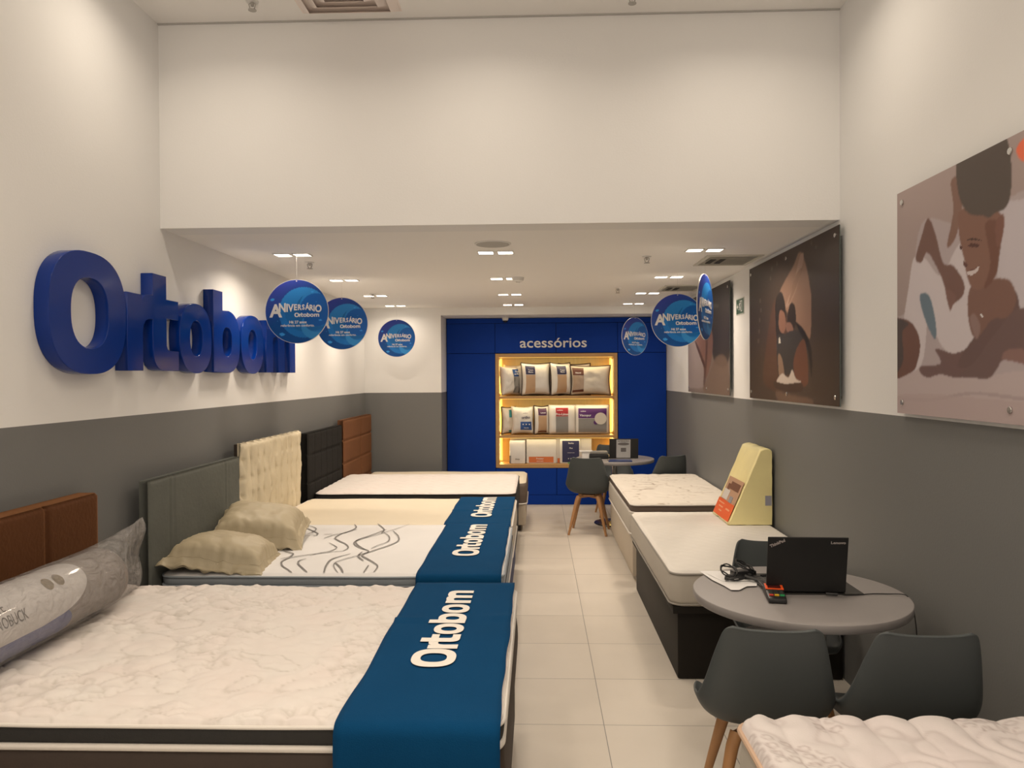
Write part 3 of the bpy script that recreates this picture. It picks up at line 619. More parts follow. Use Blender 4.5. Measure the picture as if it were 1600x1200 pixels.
# ------------------------------------------------------------------ headboards on the left wall
def headboard(label, y0, y1, z1, xf, m, style, backm=None, name='headboard', xb=-2.12):
    t = thing(name, label, 'headboard', (xb, (y0+y1)/2, 0)); d = xf-xb; hy = (y1-y0)/2
    MB().box(0, d*.4, -hy+(.004 if style == 'tufted' else .01), hy-.01, 0, z1-(.004 if style == 'tufted' else .012)).build('back_frame', backm or m, t, bevel=.004)
    nu, nv = int((y1-y0)/.012)+1, int((z1-.3)/.012)+1; vs = []
    def hgt(y, z):
        e = min(1, min(hy-abs(y), z1-z)/.03); e = math.sqrt(max(0, 1-(1-e)**2)); h = d*(.55+.45*e) if style == 'tufted' else d*(.86+.14*e)
        if style == 'vertical':
            g = min(abs(((y+hy)/(2*hy)*4) % 1), 1-abs(((y+hy)/(2*hy)*4) % 1))*2*hy/4
            h -= .010*math.exp(-(g/.008)**2)
        elif style == 'panels':
            for yy in (-hy*.62, hy*.60): h -= .010*math.exp(-((y-yy)/.009)**2)+.006*math.exp(-((y-yy-.045)/.008)**2)
        elif style == 'tufted':
            s = .125; a = y/s; b_ = (z)/s; fy = abs((a % 1)-.5); fz = abs((b_ % 1)-.5)
            wv = .18*noise.noise(Vector((y*5, z*9, 2))); fy = abs(((a+wv) % 1)-.5); h += .004-.030*math.exp(-((.5-fy)/.10)**2-((.5-fz)/.14)**2)-.020*math.exp(-((.5-fy)/.085)**2)+.012*noise.noise(Vector((y*11, z*7, 2)))
        elif style == 'grid':
            for zz in (z1-.20, z1-.45, z1-.70): h -= .016*math.exp(-((z-zz)/.007)**2)*(1 if abs(y) < hy-.12 else .3)
            for k in range(1, 6): yy = -hy+2*hy*k/6; h -= .007*math.exp(-((y-yy)/.006)**2)
        elif style == 'tiles':
            for zz in (z1-.22, z1-.46, z1-.70): h -= .014*math.exp(-((z-zz)/.008)**2)
            h -= .014*math.exp(-((y-.1)/.01)**2)
        return h
    for i in range(nu):
        for j in range(nv):
            y = -hy+2*hy*i/(nu-1); z = .3+(z1-.3)*j/(nv-1); vs.append((hgt(y, z), y, z))
    n = len(vs); fs = grid_faces(nu, nv, True)
    # close sides back to the frame
    rim = [i*nv+nv-1 for i in range(nu)]
    def side(idx, flip):
        st = len(vs)
        for k in idx: vs.append((d*.38 if style == 'tufted' else .002, vs[k][1], vs[k][2]))
        for a in range(len(idx)-1):
            f_ = (idx[a], idx[a+1], st+a+1, st+a); fs.append(f_[::-1] if flip else f_)
    side(rim, True); side([j for j in range(nv)], True); side([(nu-1)*nv+j for j in range(nv)], False)
    mesh_obj('padding', vs, fs, m, t, True)
    return t
VEL = lambda n, c, v=.12: mat(n, c, .9, spec=.1, bump=.25, bscale=35, var=v, vscale=7)
for n_, c_, w_ in (('brown nubuck leather', (1, .45, .18, 1), .28),):
    m_ = mat(n_, (.070, .025, .009, 1), .7, spec=.12, bump=.2, bscale=60, var=.2, vscale=5); b_ = m_.node_tree.nodes['Principled BSDF']; b_.inputs['Sheen Weight'].default_value = w_; b_.inputs['Sheen Tint'].default_value = c_; b_.inputs['Sheen Roughness'].default_value = .45
headboard('brown leather headboard with vertical seams, nearest on the left wall', 1.95, 3.48, 1.165, -2.06, mat('brown nubuck leather', (.070, .025, .009, 1), .7, spec=.12, bump=.2, bscale=60, var=.2, vscale=5), 'vertical', xb=-2.165)
headboard('grey green velvet headboard behind the beige pillows', 3.90, 5.12, 1.16, -2.045, VEL('grey green velvet', (.135, .142, .128, 1)), 'panels', xb=-2.10)
headboard('cream tufted headboard in the middle of the left wall', 5.14, 6.44, 1.245, -2.03, VEL('cream suede', (.70, .62, .46, 1), .05), 'tufted', BROWNB, xb=-2.098)
headboard('charcoal headboard with stitched grid, right of the cream one', 6.68, 7.86, 1.20, -2.05, VEL('charcoal fabric', (.022, .021, .020, 1), .1), 'grid')
headboard('tan brown block headboard, farthest on the left wall', 7.93, 9.27, 1.245, -2.05, mat('tan brown suede', (.17, .075, .036, 1), .8, spec=.1, bump=.2, bscale=50, var=.08), 'tiles')

# ------------------------------------------------------------------ blue runners
SHEEN = [1]
TEALC = mat('petrol blue runner cloth', (.004, .050, .135, 1), .95, spec=.04, bump=.2, bscale=300, var=.1, vscale=3)
_b = TEALC.node_tree.nodes['Principled BSDF']; _b.inputs['Sheen Weight'].default_value = .045; _b.inputs['Sheen Tint'].default_value = (.55, .75, 1, 1); _b.inputs['Sheen Roughness'].default_value = .4
def runner(label, x0, x1, yn, yf, z, drop, tx, ty, tl, fold=None, seed=0, drape=False):
    path = [(yf, z+.0)]
    n = 44
    for i in range(1, n+1): path.append((yf+(yn+.02-yf)*i/n, z))
    for i in range(1, 6):
        a = PI/2*i/5; path.append((yn+.02-.04*math.sin(a), z-.04+.04*math.cos(a)))
    nd = max(2, int(drop/.04))
    for i in range(1, nd+1): path.append((yn-.02-.004*math.sin(i*.9+seed), z-.04-(drop)*i/nd))
    t = thing('bed_runner', label, 'bed runner', ((x0+x1)/2, (yn+yf)/2, z)); cx, cy = t.location.x, t.location.y
    K = 20; vs = []
    for i, (y, zz) in enumerate(path):
        for k in range(K+1):
            s = k/K; x = x0+(x1-x0)*s
            wob = .008*noise.noise(Vector((y*3+seed, 7, 0))) if k < K else .010*noise.noise(Vector((y*4+seed, 3, 0)))
            if k not in (0, K): wob = 0
            h = .003*noise.noise(Vector((x*7, y*5+seed, zz*4)))+.003
            if fold: h += .009*math.exp(-((y-fold-.05*(s-.5))/.018)**2)*(1 if s < .28 or s > .8 else .12)
            dx = wob
            if i < n: vs.append((x+dx-cx, y-cy, zz-z+h+.004))
            else: vs.append((x+dx-cx, y-h*1.6-.004-cy, zz-z+(.004 if i < n+6 else 0)))
    nv = K+1
    o = mesh_obj('cloth', vs, grid_faces(len(path), nv, False), TEALC, t, True)
    sm = o.modifiers.new('s', 'SOLIDIFY'); sm.thickness = .003; sm.offset = 1
    lg = logo(frame(Vector((tx-cx, ty-cy, .0165)), (0, 1, 0), (-1, 0, 0)), tl, CREAM, o, .0008)
    for v in lg.data.vertices: v.co.z = .0118+.003*noise.noise(Vector(((v.co.x+cx)*7, (v.co.y+cy)*5+seed, z*4)))*.6+(.0006 if v.co.z > .0165 else 0)
    return t
runner('petrol blue bed runner with cream lettering across the nearest left mattress', -.58, -.112, 2.13, 3.575, .713, .52, -.293, 2.52, .90, 3.05, 1)
runner('petrol blue runner with cream lettering over the mattress with wavy lines', -.645, -.195, 3.955, 5.325, .656, .36, -.352, 4.33, .92, None, 5)
runner('petrol blue runner with cream lettering over the plain cream mattress', -.675, -.198, 5.40, 6.6, .638, .0, -.357, 5.63, .92, 5.95, 9)

# ------------------------------------------------------------------ beige pillows on the bed with wavy lines
SATIN = mat('beige satin', (.43, .365, .245, 1), .5, bump=.15, bscale=9, spec=.5, var=.05)
def bedpillow(label, loc, rot, w, h, t, seed):
    tt = thing('pillow', label, 'pillow', loc, 0, 'beige pillows on the bed'); tt.rotation_euler = rot
    n = 46; vs = []
    def f(u, v, s):
        k = 1-.05*(1-v*v); k2 = 1-.05*(1-u*u); x = u*w/2*k; y = v*h/2*k2
        uu, vv = min(1, abs(u)/.86), min(1, abs(v)/.86); a = max(0, 1-uu**3)*max(0, 1-vv**3); th = t/2*a**.5
        e = math.exp(-((max(abs(u), abs(v))-.82)/.13)**2)
        wr = .012*noise.noise(Vector((u*3+seed, v*3, s)))+e*.017*noise.noise(Vector((u*9+seed, v*9, s*.2)))+.0025*noise.noise(Vector((u*16+seed, v*9, s)))
        flop = -.065*max(0, (max(abs(u), abs(v))-.8)/.2)**1.3 + .03*max(0, (max(abs(u), abs(v))-.86)/.14)*noise.noise(Vector((u*5+seed, v*5, 4)))
        if s < 0: return Vector((x, y, -th*.35+wr*.2*(1 if a > 0 else 0)+flop+ (e*.017*noise.noise(Vector((u*9+seed, v*9, .2)))) - .0015))
        return Vector((x, y, th+wr+flop+.0015))
    us = [-1+2*i/(n-1) for i in range(n)]
    for s in (1, -1):
        for u in us:
            for v in us: vs.append(f(u, v, s))
    fs = grid_faces(n, n, True)+grid_faces(n, n, False, n*n)
    # rim
    edge_i = [i*n for i in range(n)]+[(n-1)*n+j for j in range(1, n)]+[i*n+n-1 for i in range(n-2, -1, -1)]+[j for j in range(n-2, 0, -1)]
    for a, b_ in zip(edge_i, edge_i[1:]+edge_i[:1]): fs.append((a, b_, b_+n*n, a+n*n))
    o = mesh_obj('pillowcase', vs, fs, SATIN, tt, True)
    pts = [f(.86*a, .86*b_, 1)+Vector((0, 0, .001)) for a, b_ in [(-1+2*i/20, -1) for i in range(20)]+[(1, -1+2*i/20) for i in range(20)]+[(1-2*i/20, 1) for i in range(20)]+[(-1, 1-2*i/20) for i in range(21)]]
    MB().tube(pts, .0022, 5, False).build('flange_seam', SATIN, tt, True)
    return tt
bedpillow('beige satin pillow nearest the front corner of the grey green headboard', (-1.765, 4.21, .718), (math.radians(-3), math.radians(7), math.radians(4)), .58, .48, .20, 2)
bedpillow('beige satin pillow leaning on the other one, nearer the cream headboard', (-1.745, 4.71, .79), (math.radians(10), math.radians(8), math.radians(12)), .57, .50, .20, 19)

# ------------------------------------------------------------------ rolled product in clear bag on the nearest left bed
rl = thing('bagged_roll', 'clear plastic bag with a rolled white-labelled product lying along the brown headboard', 'bagged bedding', (-1.895, 2.6, .708))
R_ = .135
def cyl(a, th, r=R_): return Vector((-r*math.cos(th)*-1, a, R_+r*math.sin(th)))
def rollsurf(nm, m, y0, y1, r, n=40, ny=12):
    vs = []; 
    for i in range(ny+1):
        for k in range(n):
            th = 2*PI*k/n; vs.append((r*math.cos(th), y0+(y1-y0)*i/ny, R_+r*math.sin(th)))
    fs = [(i*n+k, i*n+(k+1) % n, (i+1)*n+(k+1) % n, (i+1)*n+k) for i in range(ny) for k in range(n)]+[tuple(range(n-1, -1, -1)), tuple(range(ny*n, (ny+1)*n))]
    return mesh_obj(nm, vs, [f[::-1] for f in fs], m, rl, True)
rollsurf('rolled_fabric', mat('grey brown nubuck roll', (.27, .235, .215, 1), .8, bump=.3, bscale=20, var=.25), -.9, .60, R_-.012)
# label sheet wrapped round the roll, rounded at its end
LABW = mat('white label sheet', (.70, .68, .68, 1), .35, coat=.5)
LABB = mat('blue label sheet', (.02, .055, .30, 1), .35, coat=.5)
def wrap(nm, m, th0, th1, yend, y0, r, bow):
    n = 30; k = 22; vs = []
    for i in range(n+1):
        s = i/n; th = th0+(th1-th0)*s; ye = yend-bow*(2*s-1)**2 if bow else yend
        if bow: ye = yend-bow*(1-math.sqrt(max(0, 1-abs(2*s-1)**2.4)))
        for j in range(k+1): vs.append((r*math.cos(th), y0+(ye-y0)*j/k, R_+r*math.sin(th)))
    return mesh_obj(nm, vs, grid_faces(n+1, k+1, True), m, rl, True)
wrap('blue_label', LABB, math.radians(-80), math.radians(10), .22, -.9, R_-.0105, .2)
wrap('white_label', LABW, math.radians(-12), math.radians(128), .34, -.9, R_-.009, .30)
def on_cyl(yc, thc, r):
    def fn(co): 
        th = thc+co.y/r; return Vector((r*math.cos(th), yc+co.x, R_+r*math.sin(th)))
    return fn
GREYT = mat('grey ink', (.13, .12, .12, 1), .5)
text('COMPLETE', .055, GREYT, None, rl, fn=on_cyl(-.12, math.radians(44), R_-.0075), align='RIGHT', thick=.0004, sx=.62)
text('NOBUCK', .058, GREYT, None, rl, fn=on_cyl(-.04, math.radians(20), R_-.0075), align='RIGHT', thick=.0004, sx=.62)
for dy in (0, .062):
    e_ = curve_mesh('gold_mark', [sup(0, 0, .024, .03, 2, 20)], .0004, mat('gold ink', (.42, .33, .19, 1), .4), None)
    e_.data.transform(Matrix.Rotation(-.4, 4, 'Z'))
    for v in e_.data.vertices: v.co = on_cyl(.13+dy, math.radians(52), R_-.0075)(v.co)
    e_.parent = rl
# the clear bag: round over the roll, flattening to an upright sealed end
n, ny = 56, 46; vs = []
for i in range(ny+1):
    s = i/ny; y = -.95+1.88*s; t = max(0, (y-.50)/.43); t = min(1, t); sm = t*t*(3-2*t)
    for k in range(n):
        th = 2*PI*k/n; rx = R_*(1-sm)+.004*sm; rz = R_*(1-sm)+.155*sm; wr = (.0022+.017*t)*noise.noise(Vector((math.cos(th)*3, y*9, math.sin(th)*3+4)))*(1-.3*sm)
        zz = R_+.012*sm+rz*math.sin(th)+(.02*sm if math.sin(th) > .5 else 0)+wr
        vs.append((rx*math.cos(th)+wr*(1 if t < .9 else .3)+.012*sm*math.sin(zz*30)+.001, y+.025*sm*math.sin(th)+.012*sm*noise.noise(Vector((zz*12, 1, 1))), max(.001, zz)))
fs = [(i*n+k, (i+1)*n+k, (i+1)*n+(k+1) % n, i*n+(k+1) % n) for i in range(ny) for k in range(n)]
mesh_obj('plastic_bag', vs, fs, film_mat('clear plastic film', (.90, .89, .88, 1), .32), rl, True)

# ------------------------------------------------------------------ wedge pillow
FOAM = mat('pale yellow foam under clear film', (.95, .84, .42, 1), .45, bump=.5, bscale=10, var=.08, coat=.5)
wd = thing('wedge_pillow', 'yellow foam wedge pillow standing on a white mattress against the right wall', 'wedge pillow', (1.69, 5.47, .621))
def wedge_pt(s, t, y): # s 0..1 up, t 0..1 from the slope to the wall
    xs_ = -.325*(1-s)-.085*s; x = xs_*(1-t)+(-.008)*t; return Vector((x, y, .54*s))
nS, nY = 24, 22; vs = []
lp = []
for i in range(12): lp.append((-.32+.312*i/12, 0))
for i in range(14): lp.append((-.008, .54*i/14))
for i in range(5): lp.append((-.008-.08*i/5, .54+.012*math.sin(PI*i/5)))
for i in range(17): lp.append((-.088-.232*i/17, .54*(1-i/17)))
n = len(lp)
for j in range(nY+1):
    y = .50*j/nY
    for (x, z) in lp:
        w_ = .006*noise.noise(Vector((x*14, y*14, z*14))); c = 1-.02*(1 if j in (0, nY) else 0)
        vs.append((min(x*c+w_, -.002)-.003, y, max(.001, z*c+w_)))
fs = [(j*n+i, (j+1)*n+i, (j+1)*n+(i+1) % n, j*n+(i+1) % n) for j in range(nY) for i in range(n)]
c0 = len(vs); vs.append((-.12, 0, .2)); vs.append((-.12, .5, .2))
fs += [(c0, i, (i+1) % n) for i in range(n)]+[(c0+1, nY*n+(i+1) % n, nY*n+i) for i in range(n)]
wo_ = mesh_obj('foam_wedge', vs, fs, FOAM, wd, True)
for p_ in wo_.data.polygons:
    if abs(p_.normal.y) > .7: p_.use_smooth = False
sl = Vector((-.232, 0, -.54)).normalized()
def slope(yy, s, off=.012): 
    p = Vector((-.088, 0, .54))+Vector((-.232, 0, -.54))*s; return Vector((p.x, yy, p.z))+Vector((-.54, 0, .232)).normalized()*off
def sl_quad(nm, m, y0, y1, s0, s1, off=.011):
    return mesh_obj(nm, [slope(y0, s0, off), slope(y1, s0, off), slope(y1, s1, off), slope(y0, s1, off), slope(y0, s0, off-.002), slope(y1, s0, off-.002), slope(y1, s1, off-.002), slope(y0, s1, off-.002)], [(0, 1, 2, 3), (7, 6, 5, 4), (0, 4, 5, 1), (1, 5, 6, 2), (2, 6, 7, 3), (3, 7, 4, 0)], m, wd)
OR2 = mat('orange red card', (.80, .12, .02, 1), .4)
sl_quad('photo_card', mat('skin toned photo card', (.50, .30, .19, 1), .4), .02, .42, .45, .78)
sl_quad('orange_label', OR2, .02, .46, .76, .975, .012)
sl_quad('photo_hair', mat('brown photo detail', (.16, .06, .03, 1), .4), .06, .30, .50, .60, .0125)
sl_quad('photo_hair', mat('brown photo detail', (.16, .06, .03, 1), .4), .30, .36, .54, .72, .0125)
sl_quad('photo_pillow', mat('white photo detail', (.66, .62, .58, 1), .4), .25, .40, .62, .75, .0135)
sl_quad('photo_shirt', mat('blue grey photo detail', (.28, .29, .33, 1), .4), .12, .2, .68, .76, .0135)
for i in range(3): sl_quad('label_text', mat('pale orange ink', (.85, .40, .22, 1), .4), .26, .42-.04*i, .80+.05*i, .815+.05*i, .0135)
sl_quad('label_text', mat('pale orange ink', (.85, .40, .22, 1), .4), .08, .18, .84, .86, .0135)
MB().box(-.06, -.015, -.0035, -.001, .14, .21).build('sticker', mat('pale blue sticker', (.33, .33, .40, 1), .5), wd)

# ------------------------------------------------------------------ chairs
SHELL = mat('slate grey plastic', (.070, .080, .083, 1), .5, spec=.3, bump=.03, bscale=250)
PAD = mat('grey seat pad', (.11, .105, .098, 1), .6)
BEECH = wood_mat('beech wood', (.36, .175, .07, 1), (.50, .27, .12, 1), 3, .5)
prof = [(-.262, .830, .135, .0), (-.259, .818, .160, .016), (-.250, .77, .178, .028), (-.236, .70, .196, .042), (-.218, .62, .214, .055), (-.198, .55, .230, .072), (-.168, .49, .240, .092), (-.12, .447, .242, .110), (-.05, .428, .240, .105), (.04, .425, .236, .080), (.13, .432, .228, .05), (.20, .435, .212, .03), (.232, .42, .175, .008)]
def prof_at(v):
    x = v*(len(prof)-1); i = min(int(x), len(prof)-2); t = x-i
    P = [prof[max(0, i-1)], prof[i], prof[i+1], prof[min(len(prof)-1, i+2)]]
    return tuple(.5*((2*P[1][k])+(P[2][k]-P[0][k])*t+(2*P[0][k]-5*P[1][k]+4*P[2][k]-P[3][k])*t*t+(3*P[1][k]-P[0][k]-3*P[2][k]+P[3][k])*t**3) for k in range(4))
def make_chair(label):
    t = thing('shell_chair', label, 'chair', group=None)
    nu, nv = 25, 44; vs = []
    for j in range(nv):
        v = j/(nv-1); y, z, w_, c = prof_at(v); y2, z2, _, _ = prof_at(min(1, v+.01)); y1_, z1_, _, _ = prof_at(max(0, v-.01))
        tv = Vector((0, y2-y1_, z2-z1_)).normalized(); nn = Vector((0, -tv.z, tv.y)); 
        if nn.y < 0 and nn.z < 0: nn = -nn
        for i in range(nu):
            u = -1+2*i/(nu-1); k = abs(u)**3.0
            p = Vector((w_*math.sin(u*1.38)/math.sin(1.38), y, z))+nn*c*k
            if v < .2: p.z += .014*(u*u)*(1-v/.2)-.02*max(0, abs(u)-.8)*(1-v/.2)
            vs.append(p)
    o = mesh_obj('shell', vs, grid_faces(nv, nu, False), SHELL, t, True)
    sd = o.modifiers.new('thick', 'SOLIDIFY'); sd.thickness = .011; sd.offset = 0
    b2 = o.modifiers.new('sub', 'SUBSURF'); b2.levels = 1; b2.render_levels = 1
    # seat pad
    n = 18; vs = []
    for s in (1, 0):
        for i in range(n):
            for j in range(n):
                a, b_ = -1+2*i/(n-1), -1+2*j/(n-1); k = max(abs(a), abs(b_)); L = math.hypot(a, b_) or 1; a2, b2_ = a*k/L*1.0, b_*k/L
                vs.append((a2*.185, .045+b2_*.165, .444+.012*abs(a2)**3+(.022*(1-k**4) if s else -.004)))
    pd = mesh_obj('seat_pad', vs, grid_faces(n, n, True)+grid_faces(n, n, False, n*n), PAD, t, True)
    fr = MB()
    for a in (PI/4, -PI/4): fr.box(-.155, .155, -.018, .018, .385, .405, Matrix.Rotation(a, 4, 'Z'))
    fr.box(-.07, .07, -.07, .07, .395, .418)
    fr.build('leg_frame', BEECH, t, bevel=.003)
    for sx in (-1, 1):
        for sy in (-1, 1):
            MB().tube([(sx*.10, sy*.10, .405), (sx*.118, sy*.116, .36), (sx*.155, sy*.150, .2), (sx*.20, sy*.192, 0)], [.024, .023, .018, .012], 12).build('leg', BEECH, t, True)
    return t
ch0 = make_chair('')
def place(x, y, deg, label, first=[True]):
    c = ch0 if first[0] else copy_tree(ch0); first[0] = False
    c.location = (x, y, 0); c.rotation_euler = (0, 0, math.radians(deg)); tag(c, label, 'chair', 'grey shell chairs with beech legs'); return c
place(.825, 2.84, -6, 'grey chair with its back to the viewer, left one in front of the near table')
place(1.305, 2.80, -2, 'grey chair with its back to the viewer, right one in front of the near table')
place(1.19, 3.72, 178, 'grey chair half hidden behind the open laptop of the near round table')
place(.555, 8.22, -10, 'slate grey shell chair with all beech legs in view, left front of the far table')
place(1.36, 8.40, 22, 'slate grey shell chair showing only its back above the scroll-print mattress')
place(.93, 9.25, 184, 'slate grey shell chair behind the far table, against the blue cabinet')

# ------------------------------------------------------------------ round tables
TOP = mat('grey laminate table top', (.29, .27, .265, 1), .42, spec=.4)
TOPEDGE = mat('grey table edge', (.30, .19, .185, 1), .5)
def make_table(x, y, label, r=.448):
    t = thing('round_table', label, 'table', (x, y, 0))
    MB().lathe([(r-.012, .712), (r-.003, .714), (r, .718), (r, .747), (r-.002, .7495), (r-.004, .75)], n=96).build('table_top', TOP, t, True)
    MB().lathe([(.036, .02), (.036, .70)], n=24).build('column', CHROME, t, True)
    MB().lathe([(.13, .70), (.13, .712)], n=32).build('mounting_plate', BLACKPL, t, True)
    MB().lathe([(.235, 0), (.24, .006), (.235, .014), (.14, .022), (.05, .035), (.037, .05)], n=64).build('foot_disc', mat('dark chrome', (.08, .08, .08, 1), .2, metal=.9), t, True)
    return t
make_table(1.135, 3.33, 'round grey table with laptop and card reader in front of the right wall')
make_table(.885, 8.72, 'round grey table before the blue cabinet carrying a laptop with a white notice')
TZ = .7505
# near laptop
SCREENB = mat('black laptop lid', (.009, .009, .009, 1), .45)
lap = thing('laptop', 'black open laptop on the near round table, lid back towards the viewer', 'laptop', (1.155, 3.36, TZ+.006), math.radians(-2))
MB().box(-.17, .17, -.06, .18, 0, .016).build('base', BLACKPL, lap, bevel=.004)
MB().box(-.15, .15, .02, .11, .016, .018).build('keyboard', mat('keyboard black', (.02, .02, .02, 1), .5, bump=.5, bscale=80), lap)
LM = Matrix.Translation((0, -.062, .008)) @ Matrix.Rotation(math.radians(9), 4, 'X')
MB().box(-.168, .168, -.008, .0, 0, .245).build('lid', SCREENB, lap, bevel=.003, M=LM); LIDO = [o for o in lap.children if o.name.startswith('lid')][0]
MB().box(-.15, .15, .0, .0012, .02, .225).build('screen', mat('dark screen', (.02, .025, .03, 1), .1), LIDO, M=LM)
for sx in (-1, 1): MB().tube([(sx*.12-.02, -.062, .012), (sx*.12+.02, -.062, .012)], .008, 10).build('hinge', BLACKPL, lap, True)
text('ThinkPad', .018, mat('silver logo print', (.45, .40, .38, 1), .4), LM @ frame(Vector((-.128, -.0088, .218)), Vector((.9, 0, .42)), Vector((-.42, 0, .9))), LIDO, 'logo_print', bold=.03)
text('Lenovo', .016, mat('silver logo print', (.45, .40, .38, 1), .4), LM @ frame(Vector((.125, -.0088, .222)), (1, 0, 0), (0, 0, 1)), LIDO, 'logo_print', bold=.02, sx=1.3)
pad = MB().box(1.0, 1.40, 3.285, 3.62, TZ, TZ+.005).build('desk_pad', mat('smoked dark pad', (.035, .033, .030, 1), .18), bevel=.001)
tag(pad, 'dark glossy desk pad under the near laptop', 'desk pad')
# papers, adapter with coiled cable
pp = MB(); 
pz = TZ+.0002
pts = [(.775, 3.66), (.955, 3.66), (.99, 3.45), (.975, 3.40), (.93, 3.395), (.88, 3.335), (.845, 3.335), (.832, 3.40), (.80, 3.50)]
nb = MB().box(.945, 1.03, 3.55, 3.70, TZ+.0002, TZ+.004).build('grey_folder', mat('grey card folder', (.2, .185, .17, 1), .5), bevel=.0005); tag(nb, 'thin grey folder lying left of the near laptop, behind the coiled cable', 'folder')
ps = thing('paper_sheets', 'crumpled white paper sheets under the coiled black cable', 'paper', (.88, 3.5, TZ))
o = curve_mesh('sheet', [[(a-.88, b_-3.5) for a, b_ in pts]], .0006, WHITEPRINT, Matrix.Translation((0, 0, .006)), ps)
o = curve_mesh('sheet', [[(a*.9+.0, b_*.9) for a, b_ in [(-.09, .14), (.1, .13), (.09, -.05), (-.07, -.02)]]], .0006, WHITEPRINT, Matrix.Translation((.02, .0, .008)) @ Matrix.Rotation(.2, 4, 'Z'), ps)
cb = thing('power_adapter', 'black power adapter with a coiled cable on the white paper', 'power adapter', (.925, 3.50, TZ+.009))
MB().box(-.055, .055, -.025, .025, 0, .03, Matrix.Translation((.03, .05, 0)) @ Matrix.Rotation(.2, 4, 'Z')).build('adapter_brick', BLACKPL, cb, bevel=.006, smooth=True)
def coil(cx, cy, rx, ry, turns, z0, rot, tilt=0, seed=0):
    p = []
    for i in range(int(turns*20)+1):
        a = 2*PI*i/20; k = 1+.12*math.sin(i*.31+seed); x, y = rx*k*math.cos(a), ry*k*math.sin(a)
        z = z0+.006*math.sin(i*.77+seed)+.006+tilt*(y+ry)
        p.append((cx+x*math.cos(rot)-y*math.sin(rot), cy+x*math.sin(rot)+y*math.cos(rot), z))
    return p
cbm = MB(); cbm.tube(coil(-.01, -.01, .07, .03, 4.2, .006, .4, seed=1), .0036, 8); cbm.tube(coil(-.05, .01, .035, .05, 2.5, .02, .1, .25, 2), .0034, 8)
cbm.tube(coil(.03, .03, .034, .04, 2.0, .03, 1.2, .5, 4), .0036, 8)
cbm.tube([(.02, -.02, .02), (.06, -.05, .012), (.10, -.075, .006), (.13, -.09, .004)], .0075, 8)
cbm.build('cable', BLACKPL, cb, True)
cbm = MB(); cbm.tube([(.03, .0, .015), (.07, -.005, .012), (.105, .005, .012)], .003, 8); cbm.tube([(.10, .004, .012), (.125, .012, .012), (.14, .008, .012)], [.009, .011, .007], 8)
cbm.build('plug', BLACKPL, cb, True)
# card reader
cr = thing('card_reader', 'black card reader with orange screen frame and coloured keys on the near table', 'card reader', (1.005, 3.235, TZ), math.radians(-10))
b = MB(); 
vsr = [(-.038, -.085, .002), (.038, -.085, .002), (.042, .085, .002), (-.042, .085, .002), (-.036, -.083, .022), (.036, -.083, .022), (.041, .083, .040), (-.041, .083, .040)]
b.add(vsr, [(0, 3, 2, 1), (4, 5, 6, 7), (0, 1, 5, 4), (1, 2, 6, 5), (2, 3, 7, 6), (3, 0, 4, 7)]); b.build('housing', BLACKPL, cr, bevel=.007, smooth=True)
tl_ = math.atan2(.018, .166)
CRM = Matrix.Translation((0, -.083, .0225)) @ Matrix.Rotation(tl_, 4, 'X')
fr = MB(); fr.box(-.037, .037, .148, .158, 0, .003); fr.box(-.037, .037, .096, .106, 0, .003); fr.box(-.037, -.027, .106, .148, 0, .003); fr.box(.027, .037, .106, .148, 0, .003)
fr.build('screen_frame', mat('orange plastic', (.85, .10, .015, 1), .35), cr, M=CRM, bevel=.001)
MB().box(-.027, .027, .106, .148, 0, .0012).build('screen', mat('dark red screen', (.08, .008, .005, 1), .2), cr, M=CRM)
KY = mat('dark key', (.03, .035, .03, 1), .5)
for r_ in range(3):
    for c__ in range(3): MB().box(-.029+.021*c__, -.013+.021*c__, .076-.016*r_, .087-.016*r_, 0, .003).build('key', KY, cr, M=CRM)
for c__, cc in enumerate([(.55, .04, .02, 1), (.75, .45, .03, 1), (.03, .30, .10, 1)]):
    MB().box(-.031+.022*c__, -.013+.022*c__, .026, .037, 0, .004).build('coloured_key', mat('key colour %s' % ['red', 'yellow', 'green'][c__], cc, .4), cr, M=CRM)
# charging cable from the laptop over the table edge to the wall
cc_ = thing('charging_cable', 'thin black cable from the laptop over the right edge of the near table', 'cable', (1.33, 3.29, TZ))
cpts = [(-.085, -.03, .008), (-.05, -.035, .012), (-.02, -.03, .006), (.03, -.02, .004), (.10, .0, .004), (.17, .0, .004), (.225, -.02, .008), (.245, -.03, -.005), (.262, -.04, -.06), (.272, -.05, -.2), (.285, -.04, -.45), (.30, .0, -.70), (.315, .12, -.744)]
P = [Vector(p) for p in cpts]; out = []
for i in range(len(P)-1):
    p0, p1, p2, p3 = P[max(0, i-1)], P[i], P[i+1], P[min(len(P)-1, i+2)]
    for j in range(6):
        t = j/6; out.append(.5*((2*p1)+(p2-p0)*t+(2*p0-5*p1+4*p2-p3)*t*t+(3*p1-p0-3*p2+p3)*t**3))
out.append(P[-1]); MB().tube(out, .0024, 8).build('cord', BLACKPL, cc_, True)
MB().tube([(-.10, -.022, .011), (-.055, -.034, .011)], .0065, 8).build('connector', BLACKPL, cc_, True)

